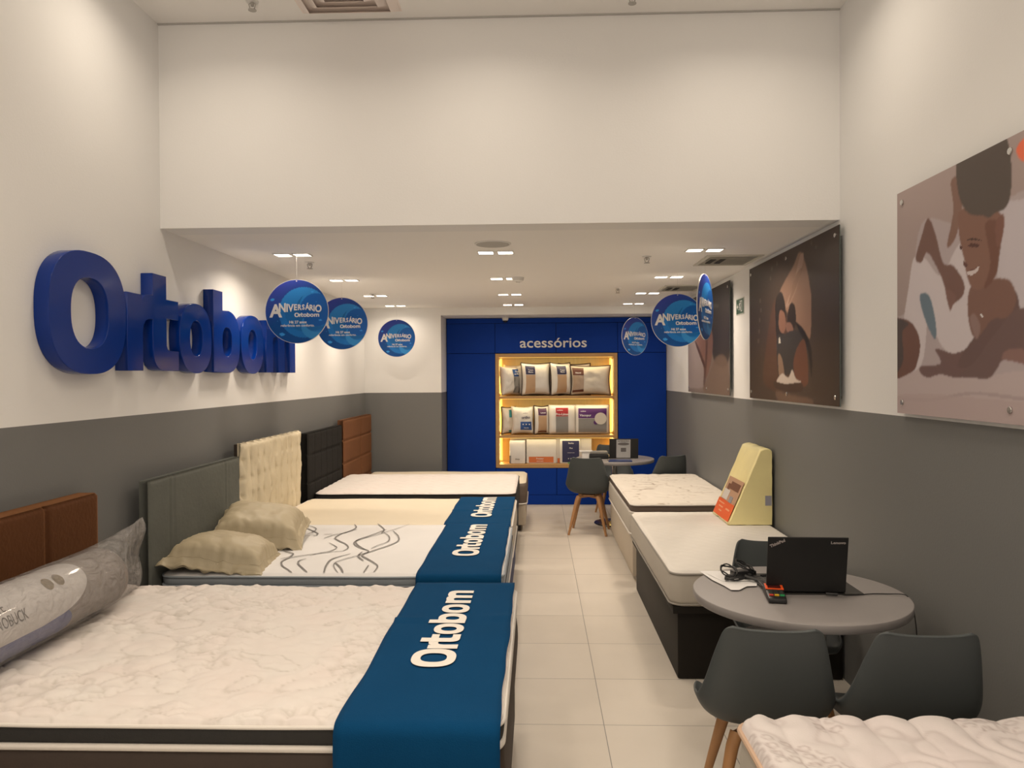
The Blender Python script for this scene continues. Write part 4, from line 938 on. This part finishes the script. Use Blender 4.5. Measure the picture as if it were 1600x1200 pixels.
# far table things
fl = thing('laptop', 'black laptop with a white notice on its lid on the far round table', 'laptop', (.985, 8.72, TZ), math.radians(0))
MB().box(-.165, .165, -.03, .19, 0, .016).build('base', BLACKPL, fl, bevel=.003)
FM = Matrix.Translation((0, -.035, .006)) @ Matrix.Rotation(math.radians(6), 4, 'X')
MB().box(-.165, .165, -.008, 0, 0, .225).build('lid', SCREENB, fl, M=FM, bevel=.002)
NS = MB().box(-.085, .075, -.010, -.008, .004, .215).build('notice_sheet', mat('grey white notice', (.42, .42, .42, 1), .6), fl, M=FM)
o = curve_mesh('notice_print', [sup(-.005, .165, .066, .016, 2, 24)], .001, GREYT, FM @ frame(Vector((0, -.0112, 0)), (1, 0, 0), (0, 0, 1)), NS)
MB().box(-.035, .025, -.0116, -.0112, .075, .12).build('notice_print', GREYT, NS, M=FM)
text('ATENÇÃO', .026, GREYT, FM @ frame(Vector((-.005, -.0114, .197)), (1, 0, 0), (0, 0, 1)), NS, 'notice_print', bold=.02)
MB().box(.10, .30, -.10, -.04, 0, .008).build('palm_rest', BLACKPL, fl) if False else None
nbk = MB().box(.78, 1.04, 8.33, 8.50, TZ, TZ+.012).build('blue_folder', mat('blue folder', (.03, .05, .16, 1), .35), bevel=.002); tag(nbk, 'dark blue folder lying flat at the front of the far round table', 'folder')
dev = thing('printer', 'low black desk device with grey lid left of the far laptop', 'printer', (.70, 8.70, TZ))
MB().box(-.11, .11, -.07, .07, 0, .055).build('case', BLACKPL, dev, bevel=.01, smooth=True)
MB().box(-.10, .10, -.05, .07, .055, .085).build('cover', mat('grey cover', (.24, .23, .21, 1), .5), dev, bevel=.01, smooth=True)
bx = thing('paper_box', 'small white open box at the left edge of the far round table', 'box', (.555, 8.72, TZ))
MB().box(-.045, .045, -.04, .04, 0, .08).build('box_body', WPK, bx, bevel=.002)
MB().box(-.075, .075, -.05, .045, .08, .088).build('box_flap', WPK, bx)
fc = thing('power_cable', 'thin pale cable looping under the far round table', 'cable', (.78, 8.5, 0))
MB().tube([(-.10, .1, .30), (-.06, .02, .16), (.0, -.02, .09), (.08, .0, .05), (.12, .05, .02)], .004, 6).build('cord', mat('pale cable', (.35, .36, .38, 1), .5), fc, True)

# ------------------------------------------------------------------ hanging anniversary discs
def disc_color(x, y):
    base = np.array([.006, .085, .34]); mid = np.array([.015, .20, .62]); light = np.array([.05, .37, .90]); pur = np.array([.06, .05, .46])
    c = base*(1-max(0, min(1, (y-x*.6)*.55)))+pur*max(0, min(1, (y-x*.6)*.55))
    if math.hypot(x-.22, y+.03) < .80: c = mid*(1-max(0, .5*(y+.2)))+light*max(0, .5*(y+.2))
    if math.hypot(x-.30, y-.05) < .70 and y < .2: c = mid*.85
    if math.hypot(x-.62, y-.05) < .52: c = base*1.5
    if math.hypot(x-.55, y-.0) < .60 and math.hypot(x-.68, y-.12) > .60 : c = mid*.8
    if math.hypot(x-.55, y+.45) < .42 and math.hypot(x-.62, y+.25) > .40: c = light*.8
    for (bx_, by_, br) in ((-.78, .38, .07), (-.48, -.72, .09), (.75, -.28, .05), (.5, .62, .04), (-.62, -.3, .02), (.2, .35, .015), (.62, .3, .02)):
        if math.hypot(x-bx_, (y-by_)*1.8) < br: c = light
    return c
DR = .225
def make_disc():
    t = thing('hanging_disc', '', 'hanging sign')
    n = 91; vs = []; cs = []
    for i in range(n):
        for j in range(n):
            a, b_ = -1+2*i/(n-1), -1+2*j/(n-1); k = max(abs(a), abs(b_)); L = math.hypot(a, b_) or 1; x, y = a*k/L, b_*k/L
            vs.append((x*DR*.985, -.0035, y*DR*.985)); cs.append(disc_color(x, y))
    o = mesh_obj('printed_face', vs, grid_faces(n, n, False), attr_mat('glossy disc print', .35, 0, .25), t); set_col(o, cs)
    MB().lathe([(DR, -.003), (DR, .003)], n=64).build('board', WHITEPL, t, M=Matrix.Rotation(PI/2, 4, 'X'))
    M = lambda x, z: frame(Vector((x*DR, -.0045, z*DR)), (1, 0, 0), (0, 0, 1))
    # big A then a word that narrows to the middle and grows again
    word = 'ANIVERSÁRIO'; xs_ = [-.665, -.455, -.305, -.19, -.045, .085, .205, .335, .455, .545, .68]; hs = [.44, .30, .27, .25, .205, .19, .175, .185, .20, .215, .25]; ys = [-.0, .105, .10, .10, .12, .12, .125, .125, .105, .085, .075]
    for ch, x, h, yy in zip(word, xs_, hs, ys): text(ch, h*DR*1.25, WHITEPRINT, M(x, yy), t, bold=.035, sx=.82 if ch != 'A' else .95)
    logo(M(-.075, -.17), .78*DR, WHITEPRINT, t, .0006)
    text('Há 27 anos', .115*DR, WHITEPRINT, M(.03, -.335), t, bold=.03, sx=1.05); text('referência em conforto.', .105*DR, WHITEPRINT, M(.02, -.44), t, bold=.015, sx=1.05)
    MB().tube([(0, -.0, DR-.012), (0, -.0, ZL-2.17)], .00028, 5).build('thread', mat('nylon thread', (.3, .3, .3, 1), .4), t)
    MB().lathe([(.004, -.006), (.004, .006)], n=12).build('hook', WHITEPL, t, M=Matrix.Translation((0, 0, DR-.012)) @ Matrix.Rotation(PI/2, 4, 'X'))
    return t
d0 = make_disc(); first = True
for (x, y, deg, lb) in [(-1.685, 5.26, 0, 'nearest round blue anniversary disc on the left, hanging in front of the wall sign'), (-1.683, 6.48, 0, 'middle round blue anniversary disc on the left, half behind the nearest one'), (-1.68, 9.0, 0, 'farthest round blue anniversary disc on the left, before the white back wall'),
                     (1.148, 5.20, 64, 'nearest round blue anniversary disc on the right, turned almost edge-on'), (1.19, 6.44, 2, 'middle round blue anniversary disc on the right, facing front'), (1.16, 9.0, 40, 'farthest round blue anniversary disc on the right, half turned before the blue cabinet')]:
    c = d0 if first else copy_tree(d0); first = False
    c.location = (x, y, 2.165); c.rotation_euler = (0, 0, math.radians(deg)); tag(c, lb, 'hanging sign', 'round blue anniversary discs hanging from the ceiling')

# ------------------------------------------------------------------ posters (printed pictures, painted as colours on the print)
def smooth_poly(pts, n=6):
    P = [Vector((p[0], p[1])) for p in pts]; out = []; L = len(P)
    for i in range(L):
        p0, p1, p2, p3 = P[i-1], P[i], P[(i+1) % L], P[(i+2) % L]
        for j in range(n):
            t = j/n; out.append(.5*((2*p1)+(p2-p0)*t+(2*p0-5*p1+4*p2-p3)*t*t+(3*p1-p0-3*p2+p3)*t**3))
    return np.array([(p.x, p.y) for p in out])
def paint(img, X, Y, pts, col, a=1.0, sm=True, soft=0):
    P = smooth_poly(pts) if sm else np.array(pts); x, y = X, Y; ins = np.zeros(X.shape, bool); n = len(P)
    for i in range(n):
        x0, y0 = P[i]; x1, y1 = P[(i+1) % n]
        if y0 == y1: continue
        c = ((y0 > y) != (y1 > y)) & (x < (x1-x0)*(y-y0)/(y1-y0)+x0); ins ^= c
    w_ = ins.astype(float)
    for _ in range(soft):
        p_ = np.pad(w_, 1, mode='edge'); w_ = (p_[:-2, 1:-1]+p_[2:, 1:-1]+p_[1:-1, :-2]+p_[1:-1, 2:]+2*w_)/6
    w_ = (w_*a)[..., None]; return img*(1-w_)+np.array(col[:3])*w_
def poster(label, y0, y1, z0, z1, painter, nx=230, ny=150, far_first=True, tex=.35):
    t = thing('wall_poster', label, 'poster', (XR-.001, (y0+y1)/2, z0)); Hh = z1-z0; hy = (y1-y0)/2
    MB().box(-.031, -.026, -hy, hy, 0, Hh).build('acrylic_panel', mat('panel edge', (.10, .12, .11, 1), .2), t)
    # U runs from the far end (left in the photograph) to the near end, V upwards
    u = np.linspace(0, 1, nx); v = np.linspace(0, 1, ny); U, V = np.meshgrid(u, v, indexing='ij')
    img = painter(U, V)
    vs = [(-.0325, hy-2*hy*a, Hh*b_) for a in u for b_ in v]
    o = mesh_obj('print', vs, grid_faces(nx, ny, False), attr_mat('satin print', .4, 0, .15), t); set_col(o, img.reshape(-1, 3))
    ks = [.03, .5, .97]
    for k in ks:
        for zz in (.05, Hh-.05):
            MB().lathe([(.008, 0), (.008, .030), (.013, .031), (.013, .037), (.011, .039)], n=20).build('standoff_screw', CHROME, t, True, M=Matrix.Translation((0, hy-2*hy*k, zz)) @ Matrix.Rotation(-PI/2, 4, 'Y'))
    return t
def ell(cx, cy, a, b, rot=0, n=12):
    return [(cx+a*math.cos(2*PI*i/n)*math.cos(rot)-b*math.sin(2*PI*i/n)*math.sin(rot), cy+a*math.cos(2*PI*i/n)*math.sin(rot)+b*math.sin(2*PI*i/n)*math.cos(rot)) for i in range(n)]
# poster coordinates from photo pixels on the near poster
PA = dict(y0=1.88, y1=3.555, z0=1.52, z1=2.53)
def pa(px, py):
    v = _m.to_3x3() @ Vector(((px-800)/F, -(py-600)/F, -1)); k = (XR-.0325)/v.x; y = v.y*k; z = H+v.z*k
    return ((PA['y1']-y)/(PA['y1']-PA['y0']), (z-PA['z0'])/(PA['z1']-PA['z0']))
PK = [1.18]
def S(r, g, b): return scr(r, g, b, PK[0])[:3]
def paint_couple(U, V):
    img = np.zeros(U.shape+(3,)); a = np.array(S(146, 124, 110)); b_ = np.array(S(122, 104, 92)); k = np.clip(1-V+.2*U, 0, 1)[..., None]; img = a*(1-k)+b_*k
    Q = lambda pts, col, al=1, sm=True, soft=1: paint(img, U, V, [pa(*p) for p in pts], S(*col), al, sm, soft)
    img = Q([(1380, 520), (1420, 480), (1440, 350), (1500, 350), (1560, 320), (1620, 300), (1660, 420), (1660, 700), (1380, 700)], (148, 130, 120), 1)           # bedding/pillow
    img = Q([(1380, 590), (1450, 575), (1520, 590), (1600, 580), (1700, 600), (1700, 720), (1380, 720)], (156, 136, 124))                      # white sheet
    img = Q([(1380, 618), (1450, 622), (1520, 612), (1600, 620), (1700, 622), (1700, 626), (1600, 626), (1520, 617), (1450, 628), (1380, 624)], (128, 108, 98), .5)
    img = Q([(1394, 620), (1600, 628), (1700, 636), (1700, 730), (1394, 700)], (150, 128, 116), .8)
    img = Q([(1428, 404), (1446, 404), (1470, 430), (1500, 380), (1530, 370), (1536, 420), (1530, 540), (1500, 560), (1480, 550), (1462, 520), (1452, 470), (1440, 570), (1400, 575), (1412, 500), (1420, 450)], (170, 154, 143))   # child shirt
    img = Q([(1438, 460), (1452, 462), (1462, 500), (1462, 530), (1450, 510), (1440, 480)], (88, 97, 98))                                       # blue cloth
    img = Q([(1497, 275), (1486, 285), (1490, 330), (1480, 385), (1494, 370), (1504, 320), (1500, 285)], (112, 82, 66))                           # raised arm
    img = Q([(1448, 344), (1454, 344), (1462, 365), (1474, 410), (1490, 415), (1506, 440), (1505, 462), (1490, 475), (1486, 480), (1478, 455), (1470, 430), (1450, 395), (1440, 410), (1431, 404), (1440, 370)], (98, 70, 58))  # child arm + hand
    img = Q([(1478, 452), (1484, 484), (1488, 480), (1494, 462)], (104, 74, 62))
    img = Q([(1388, 505), (1410, 498), (1428, 508), (1438, 535), (1434, 565), (1424, 582), (1388, 588)], (92, 62, 50))                       # child's face
    img = Q([(1380, 505), (1402, 498), (1420, 506), (1410, 520), (1412, 560), (1400, 585), (1380, 590)], (66, 54, 48))                          # child's hair
    img = Q([(1462, 545), (1490, 552), (1520, 545), (1530, 572), (1500, 590), (1470, 585), (1450, 590), (1438, 582), (1440, 572), (1470, 568)], (94, 70, 62))
    img = Q([(1560, 330), (1600, 310), (1700, 280), (1700, 560), (1610, 500), (1580, 510), (1560, 440)], (162, 147, 138))                       # man's shirt
    img = Q([(1540, 500), (1560, 450), (1590, 460), (1590, 530), (1560, 560), (1530, 570), (1500, 575), (1500, 560), (1520, 530)], (88, 66, 58))   # man's forearm
    img = Q([(1528, 560), (1556, 520), (1600, 480), (1700, 520), (1700, 600), (1600, 560), (1570, 560), (1548, 590), (1520, 590), (1500, 586)], (92, 70, 62))
    img = Q([(1516, 450), (1530, 440), (1560, 435), (1580, 440), (1588, 470), (1575, 495), (1550, 500), (1530, 525), (1518, 520), (1512, 480)], (104, 74, 60))  # man's fist
    img = Q([(1516, 500), (1522, 490), (1532, 510), (1526, 530)], (118, 92, 80))
    img = Q([(1531, 490), (1534, 490), (1537, 496), (1535, 496)], (190, 180, 165), 1, False, 0)   # ring
    img = Q([(1566, 560), (1585, 545), (1700, 560), (1700, 590), (1585, 565)], (114, 84, 72))
    img = Q([(1500, 330), (1530, 322), (1560, 330), (1566, 350), (1562, 390), (1556, 430), (1536, 450), (1522, 452), (1514, 440), (1510, 425), (1508, 410), (1502, 385), (1498, 355)], (110, 78, 62))  # face
    img = Q([(1540, 350), (1566, 350), (1562, 400), (1556, 432), (1538, 450), (1548, 410)], (92, 60, 46), .8)
    img = Q([(1512, 384), (1520, 380), (1530, 382), (1528, 386), (1518, 386)], (72, 46, 38), 1, True, 0)    # eye
    img = Q([(1500, 384), (1504, 386), (1503, 390), (1500, 388)], (72, 46, 38), 1, True, 0)
    img = Q([(1510, 376), (1522, 372), (1534, 376), (1522, 375)], (62, 42, 34), 1, True, 0)
    img = Q([(1506, 408), (1512, 414), (1510, 418), (1506, 414)], (84, 54, 44), 1, True, 0)
    img = Q([(1512, 424), (1522, 422), (1530, 416), (1527, 425), (1518, 430), (1512, 428)], (170, 152, 138), 1, True, 0)   # smile
    img = Q([(1511, 422), (1522, 420), (1531, 414), (1528, 417), (1520, 422)], (78, 46, 38), 1, True, 0)
    img = Q([(1556, 350), (1566, 334), (1570, 345), (1566, 372), (1558, 385)], (104, 70, 56))  # ear
    hair = []
    rnd = random.Random(4)
    for i in range(34):
        a_ = 2*PI*i/34; hair.append((1539+ (40+rnd.uniform(-2.5, 2.5))*math.cos(a_), 272+(66+rnd.uniform(-3, 3))*math.sin(a_)))
    img = Q(hair, (76, 64, 54)); img = Q([(1500, 240), (1560, 200), (1580, 250), (1575, 320), (1540, 335), (1510, 330), (1496, 290)], (76, 64, 54))
    img = Q([(1592, 225), (1640, 190), (1640, 260), (1596, 250)], (196, 92, 60))
    return img
poster('large wall poster of a smiling man and child on white bedding, nearest of three', painter=paint_couple, nx=330, ny=220, **PA)
PBd = dict(y0=4.225, y1=5.985, z0=1.52, z1=2.525)
def mkp(D):
    def f(px, py):
        v = _m.to_3x3() @ Vector(((px-800)/F, -(py-600)/F, -1)); k = (XR-.0325)/v.x; y = v.y*k; z = H+v.z*k
        return ((D['y1']-y)/(D['y1']-D['y0']), (z-D['z0'])/(D['z1']-D['z0']))
    return f
pb = mkp(PBd)
PK[0] = .58
def paint_reading(U, V):
    img = np.zeros(U.shape+(3,)); k = np.clip(np.abs(U-.55)*1.2+V*.3, 0, 1)[..., None]; img = np.array(S(94, 72, 56))*(1-k)+np.array(S(72, 56, 44))*k
    Q = lambda pts, col, al=1, sm=True, soft=1: paint(img, U, V, [pb(*p) for p in pts], S(*col), al, sm, soft)
    img = Q([(1195, 560), (1210, 470), (1230, 500), (1235, 560), (1225, 610), (1195, 600)], (104, 68, 48), .8, True, 6)
    img = Q([(1248, 395), (1254, 398), (1262, 425), (1266, 450), (1268, 470), (1266, 528), (1255, 515), (1240, 500), (1225, 480), (1218, 460), (1226, 440), (1240, 415)], (172, 128, 98), .95, True, 2)
    img = Q([(1250, 400), (1256, 402), (1245, 450), (1232, 478), (1228, 476), (1240, 445)], (196, 152, 120), .9, True, 1)
    img = Q([(1244, 430), (1254, 420), (1240, 460), (1232, 474)], (150, 108, 78), .7, True, 1)
    img = Q([(1212, 470), (1220, 456), (1226, 470), (1228, 500), (1222, 530), (1214, 530), (1212, 500)], (58, 46, 38))      # child hair
    img = Q([(1219, 485), (1226, 490), (1228, 510), (1224, 521), (1218, 515), (1217, 500)], (152, 104, 78))                  # face
    img = Q([(1231, 490), (1236, 474), (1242, 478), (1244, 500), (1240, 515), (1232, 510)], (62, 46, 36))
    img = Q([(1229, 505), (1236, 505), (1240, 516), (1234, 520), (1229, 516)], (150, 104, 80))
    img = Q([(1214, 530), (1226, 522), (1240, 516), (1254, 520), (1262, 545), (1258, 575), (1244, 590), (1230, 585), (1222, 600), (1216, 585)], (72, 62, 54))   # clothes
    img = Q([(1242, 502), (1256, 515), (1268, 545), (1268, 590), (1262, 545), (1250, 520)], (52, 40, 34))
    img = Q([(1244, 548), (1256, 530), (1262, 560), (1262, 600), (1248, 600), (1240, 575)], (128, 78, 54), .9)
    img = Q([(1216, 555), (1222, 560), (1226, 590), (1218, 590)], (170, 130, 98), .8)
    img = Q([(1213, 598), (1222, 584), (1232, 590), (1238, 578), (1244, 592), (1252, 597), (1238, 602), (1228, 600)], (226, 198, 168))   # open book pages
    img = Q([(1210, 596), (1228, 600), (1252, 598), (1252, 612), (1230, 612), (1212, 606)], (84, 60, 46))
    img = Q([(1213, 612), (1240, 618), (1270, 625), (1260, 645), (1220, 630)], (134, 100, 76), .8, True, 3)
    img = Q([(1217, 528), (1219, 526), (1220, 536), (1217, 537)], (220, 200, 170), 1, False, 0)
    for (px, py) in ((1188, 470), (1189, 485), (1187, 500), (1186, 518), (1185, 533), (1204, 435), (1206, 420), (1214, 412), (1226, 404), (1268, 380), (1275, 386)):
        img = Q([(px-1, py-3), (px+1.4, py-3), (px+1.4, py+3), (px-1, py+3)], (128, 106, 86), .6, False, 1)
    return img
poster('dark wall poster of two children reading a book by lamplight in a tent', painter=paint_reading, nx=230, ny=170, **PBd)
PCd = dict(y0=6.60, y1=8.40, z0=1.52, z1=2.52); pc = mkp(PCd)
def paint_dark(U, V):
    img = np.zeros(U.shape+(3,)); k = np.clip(V*1.1, 0, 1)[..., None]; img = np.array(S(126, 104, 88))*(1-k)+np.array(S(62, 52, 44))*k
    Q = lambda pts, col, al=1, sm=True, soft=2: paint(img, U, V, [pc(*p) for p in pts], S(*col), al, sm, soft)
    img = Q([(1070, 520), (1100, 500), (1120, 560), (1140, 560), (1140, 640), (1070, 640)], (136, 114, 98), 1, True, 4)
    img = Q([(1110, 450), (1139, 440), (1139, 560), (1120, 570), (1112, 540)], (62, 52, 46), 1, True, 3)
    img = Q([(1086, 530), (1100, 500), (1113, 520), (1112, 560), (1104, 590), (1098, 580), (1092, 555)], (132, 92, 74))
    img = Q([(1075, 530), (1086, 530), (1097, 560), (1101, 598), (1096, 606), (1080, 606), (1074, 600)], (158, 136, 122))
    img = Q([(1086, 535), (1090, 538), (1102, 570), (1100, 574)], (86, 56, 46), 1, True, 1)
    img = Q([(1104, 520), (1106, 540), (1102, 600), (1099, 598), (1102, 560)], (90, 62, 50), .8, True, 1)
    img = Q([(1118, 560), (1132, 556), (1139, 580), (1139, 625), (1100, 612), (1106, 590)], (128, 100, 80), .8, True, 3)
    img = Q([(1112, 476), (1122, 476), (1122, 480), (1112, 480)], (120, 108, 94), .7, True, 3)
    return img
poster('farthest wall poster on the right, brown tones, partly behind hanging discs', painter=paint_dark, nx=150, ny=110, **PCd)

# exit sign
ex = thing('exit_sign', 'small green emergency exit sign on the right wall between two posters', 'sign', (XR-.001, 6.375, 2.205))
MB().box(-.004, 0, -.115, .115, 0, .135).build('plate', mat('pale sign border', (.55, .58, .52, 1), .4), ex)
MB().box(-.005, -.004, -.108, .108, .007, .128).build('green_field', mat('sign green', (.035, .10, .06, 1), .4), ex)
XM = frame(Vector((-.0058, .0, .0675)), (0, -1, 0), (0, 0, 1))
man = [(-.012, .028), (.0, .03), (.012, .018), (.02, .02), (.02, .026), (.008, .026), (.0, .02), (.0, .0), (.014, -.014), (.012, -.034), (.005, -.034), (.005, -.017), (-.008, -.006), (-.02, -.03), (-.034, -.03), (-.034, -.022), (-.024, -.022), (-.012, .0), (-.014, .016), (-.024, .008), (-.03, .012)]
curve_mesh('running_figure', [[(x+.005, y) for x, y in man]], .001, WHITEPRINT, XM, ex); curve_mesh('running_figure', [sup(.012, .041, .008, .008, 2, 14)], .001, WHITEPRINT, XM, ex)
curve_mesh('door_symbol', [[(.035, -.045), (.035, .045), (.075, .045), (.075, -.045)], [(.043, -.045+.008), (.067, -.037), (.067, .037), (.043, .037)]], .001, WHITEPRINT, XM, ex)
curve_mesh('arrow_symbol', [[(-.09, .0), (-.065, .025), (-.065, .008), (-.045, .008), (-.045, -.008), (-.065, -.008), (-.065, -.025)]], .001, WHITEPRINT, XM, ex)

# ------------------------------------------------------------------ ceiling fittings
def vent(x0, x1, y0, y1, label):
    t = thing('air_vent', label, 'air vent', ((x0+x1)/2, (y0+y1)/2, ZL)); hx, hy = (x1-x0)/2, (y1-y0)/2; m_ = mat('grey vent metal', (.62, .60, .54, 1), .5)
    f = MB(); f.box(-hx, hx, -hy, -hy+.03, -.008, 0); f.box(-hx, hx, hy-.03, hy, -.008, 0); f.box(-hx, -hx+.03, -hy+.03, hy-.03, -.008, 0); f.box(hx-.03, hx, -hy+.03, hy-.03, -.008, 0); f.build('frame', m_, t)
    MB().box(-hx+.03, hx-.03, -hy+.03, hy-.03, -.0015, -.0005).build('backing', mat('vent shade', (.36, .34, .30, 1), .8), t)
    n = 12
    for i in range(n):
        yy = -hy+.05+(2*hy-.1)*i/(n-1); MB().box(-hx+.03, hx-.03, -.021, .021, -.001, .001, Matrix.Translation((0, yy, -.006)) @ Matrix.Rotation(.12, 4, 'X')).build('slat', m_, t)
    for k in (0, 1): MB().box(-hx+.06+.07*k, -hx+.10+.07*k, -.1, .1, -.012, -.009).build('damper_tab', mat('vent dark', (.03, .028, .025, 1), .8), t)
vent(1.23, 1.64, 5.5, 6.0, 'slatted grey air vent in the low ceiling, nearer the bulkhead')
vent(1.23, 1.62, 7.3, 7.8, 'slatted grey air vent in the low ceiling, partly behind the edge-on disc')
def sprinkler(x, y, z, label, L=.028):
    t = thing('sprinkler', label, 'sprinkler', (x, y, z)); m_ = mat('sprinkler metal', (.42, .40, .37, 1), .45, metal=.3)
    MB().lathe([(.035, 0), (.033, -.006), (.012, -.008)][::-1], n=20).build('rosette', WHITEPL, t, True)
    MB().tube([(0, 0, 0), (0, 0, -L)], .009, 10).build('stem', m_, t, True)
    f = MB(); f.tube([(-.004, 0, -L+.02), (-.018, 0, -L+.01), (-.012, 0, -L-.012), (0, 0, -L-.02)], .0035, 6); f.tube([(.004, 0, -L+.02), (.018, 0, -L+.01), (.012, 0, -L-.012), (0, 0, -L-.02)], .0035, 6)
    f.build('yoke', m_, t, True); MB().lathe([(.022, -.003), (.022, 0)], (0, 0, -L-.02), 16).build('deflector', m_, t, True)
sprinkler(-1.70, 5.62, ZL, 'small metal sprinkler head beside the first lamp row on the left'); sprinkler(.80, 5.52, ZL, 'small metal sprinkler head right of centre near the bulkhead'); sprinkler(.80, 7.5, ZL, 'small metal sprinkler head right of centre, deeper in the shop'); sprinkler(-1.70, 7.78, ZL, 'small metal sprinkler head by the third lamp row on the left')
sprinkler(-1.53, 4.06, ZH, 'sprinkler head in the high ceiling on the left'); sprinkler(.52, 4.08, ZH, 'sprinkler head in the high ceiling right of centre')
t = thing('ceiling_speaker', 'round flat grille in the low ceiling right behind the bulkhead', 'ceiling speaker', (-.285, 4.93, ZL)); MB().lathe([(.112, -.006), (.12, -.003), (.12, 0)], n=40).build('rim', WHITEPL, t, True); MB().lathe([(.108, -.008), (.108, -.006)], n=40).build('grille', mat('grey grille', (.45, .44, .42, 1), .7), t)
t = thing('smoke_detector', 'white smoke detector beside the middle lamp of the second row', 'smoke detector', (-.165, 6.62, ZL)); MB().lathe([(.035, -.04), (.05, -.03), (.055, 0)], n=28).build('housing', WHITEPL, t, True); MB().lathe([(.02, -.046), (.02, -.04)], n=20).build('sensor', FRAMEW, t)
t = thing('security_camera', 'small dark dome camera at the top of the blue cabinet', 'security camera', (-.415, YC-.06, 2.472)); MB().lathe([(.035, -.04), (.045, -.012), (.045, 0)], n=24).build('housing', WHITEPL, t, True); MB().lathe([(.006, -.066), (.026, -.058), (.034, -.04)], n=24).build('dome', BLACKPL, t, True)
dfu = thing('ceiling_diffuser', 'square air diffuser in the high ceiling close to the upper wall', 'air diffuser', (-1.02, 3.93, ZH)); DM = mat('diffuser enamel', (.85, .76, .71, 1), .5)
for k in range(4):
    r_ = .27-.06*k; f = MB()
    for (a0, a1) in ((0, 1), (1, 2), (2, 3), (3, 0)):
        c4 = [(-1, -1), (1, -1), (1, 1), (-1, 1)]; p, q2 = c4[a0], c4[a1]
        f.add([(p[0]*r_, p[1]*r_, -.001), (q2[0]*r_, q2[1]*r_, -.001), (q2[0]*(r_-.045), q2[1]*(r_-.045), -.028), (p[0]*(r_-.045), p[1]*(r_-.045), -.028),
               (p[0]*r_, p[1]*r_, -.003), (q2[0]*r_, q2[1]*r_, -.003), (q2[0]*(r_-.045), q2[1]*(r_-.045), -.030), (p[0]*(r_-.045), p[1]*(r_-.045), -.030)],
              [(0, 1, 2, 3), (7, 6, 5, 4), (0, 4, 5, 1), (2, 6, 7, 3)])
    f.build('vane', DM, dfu)
MB().box(-.28, .28, -.28, .28, -.0012, -.0002).build('back_plate', mat('vent dark', (.03, .028, .025, 1), .8) if False else DM, dfu)
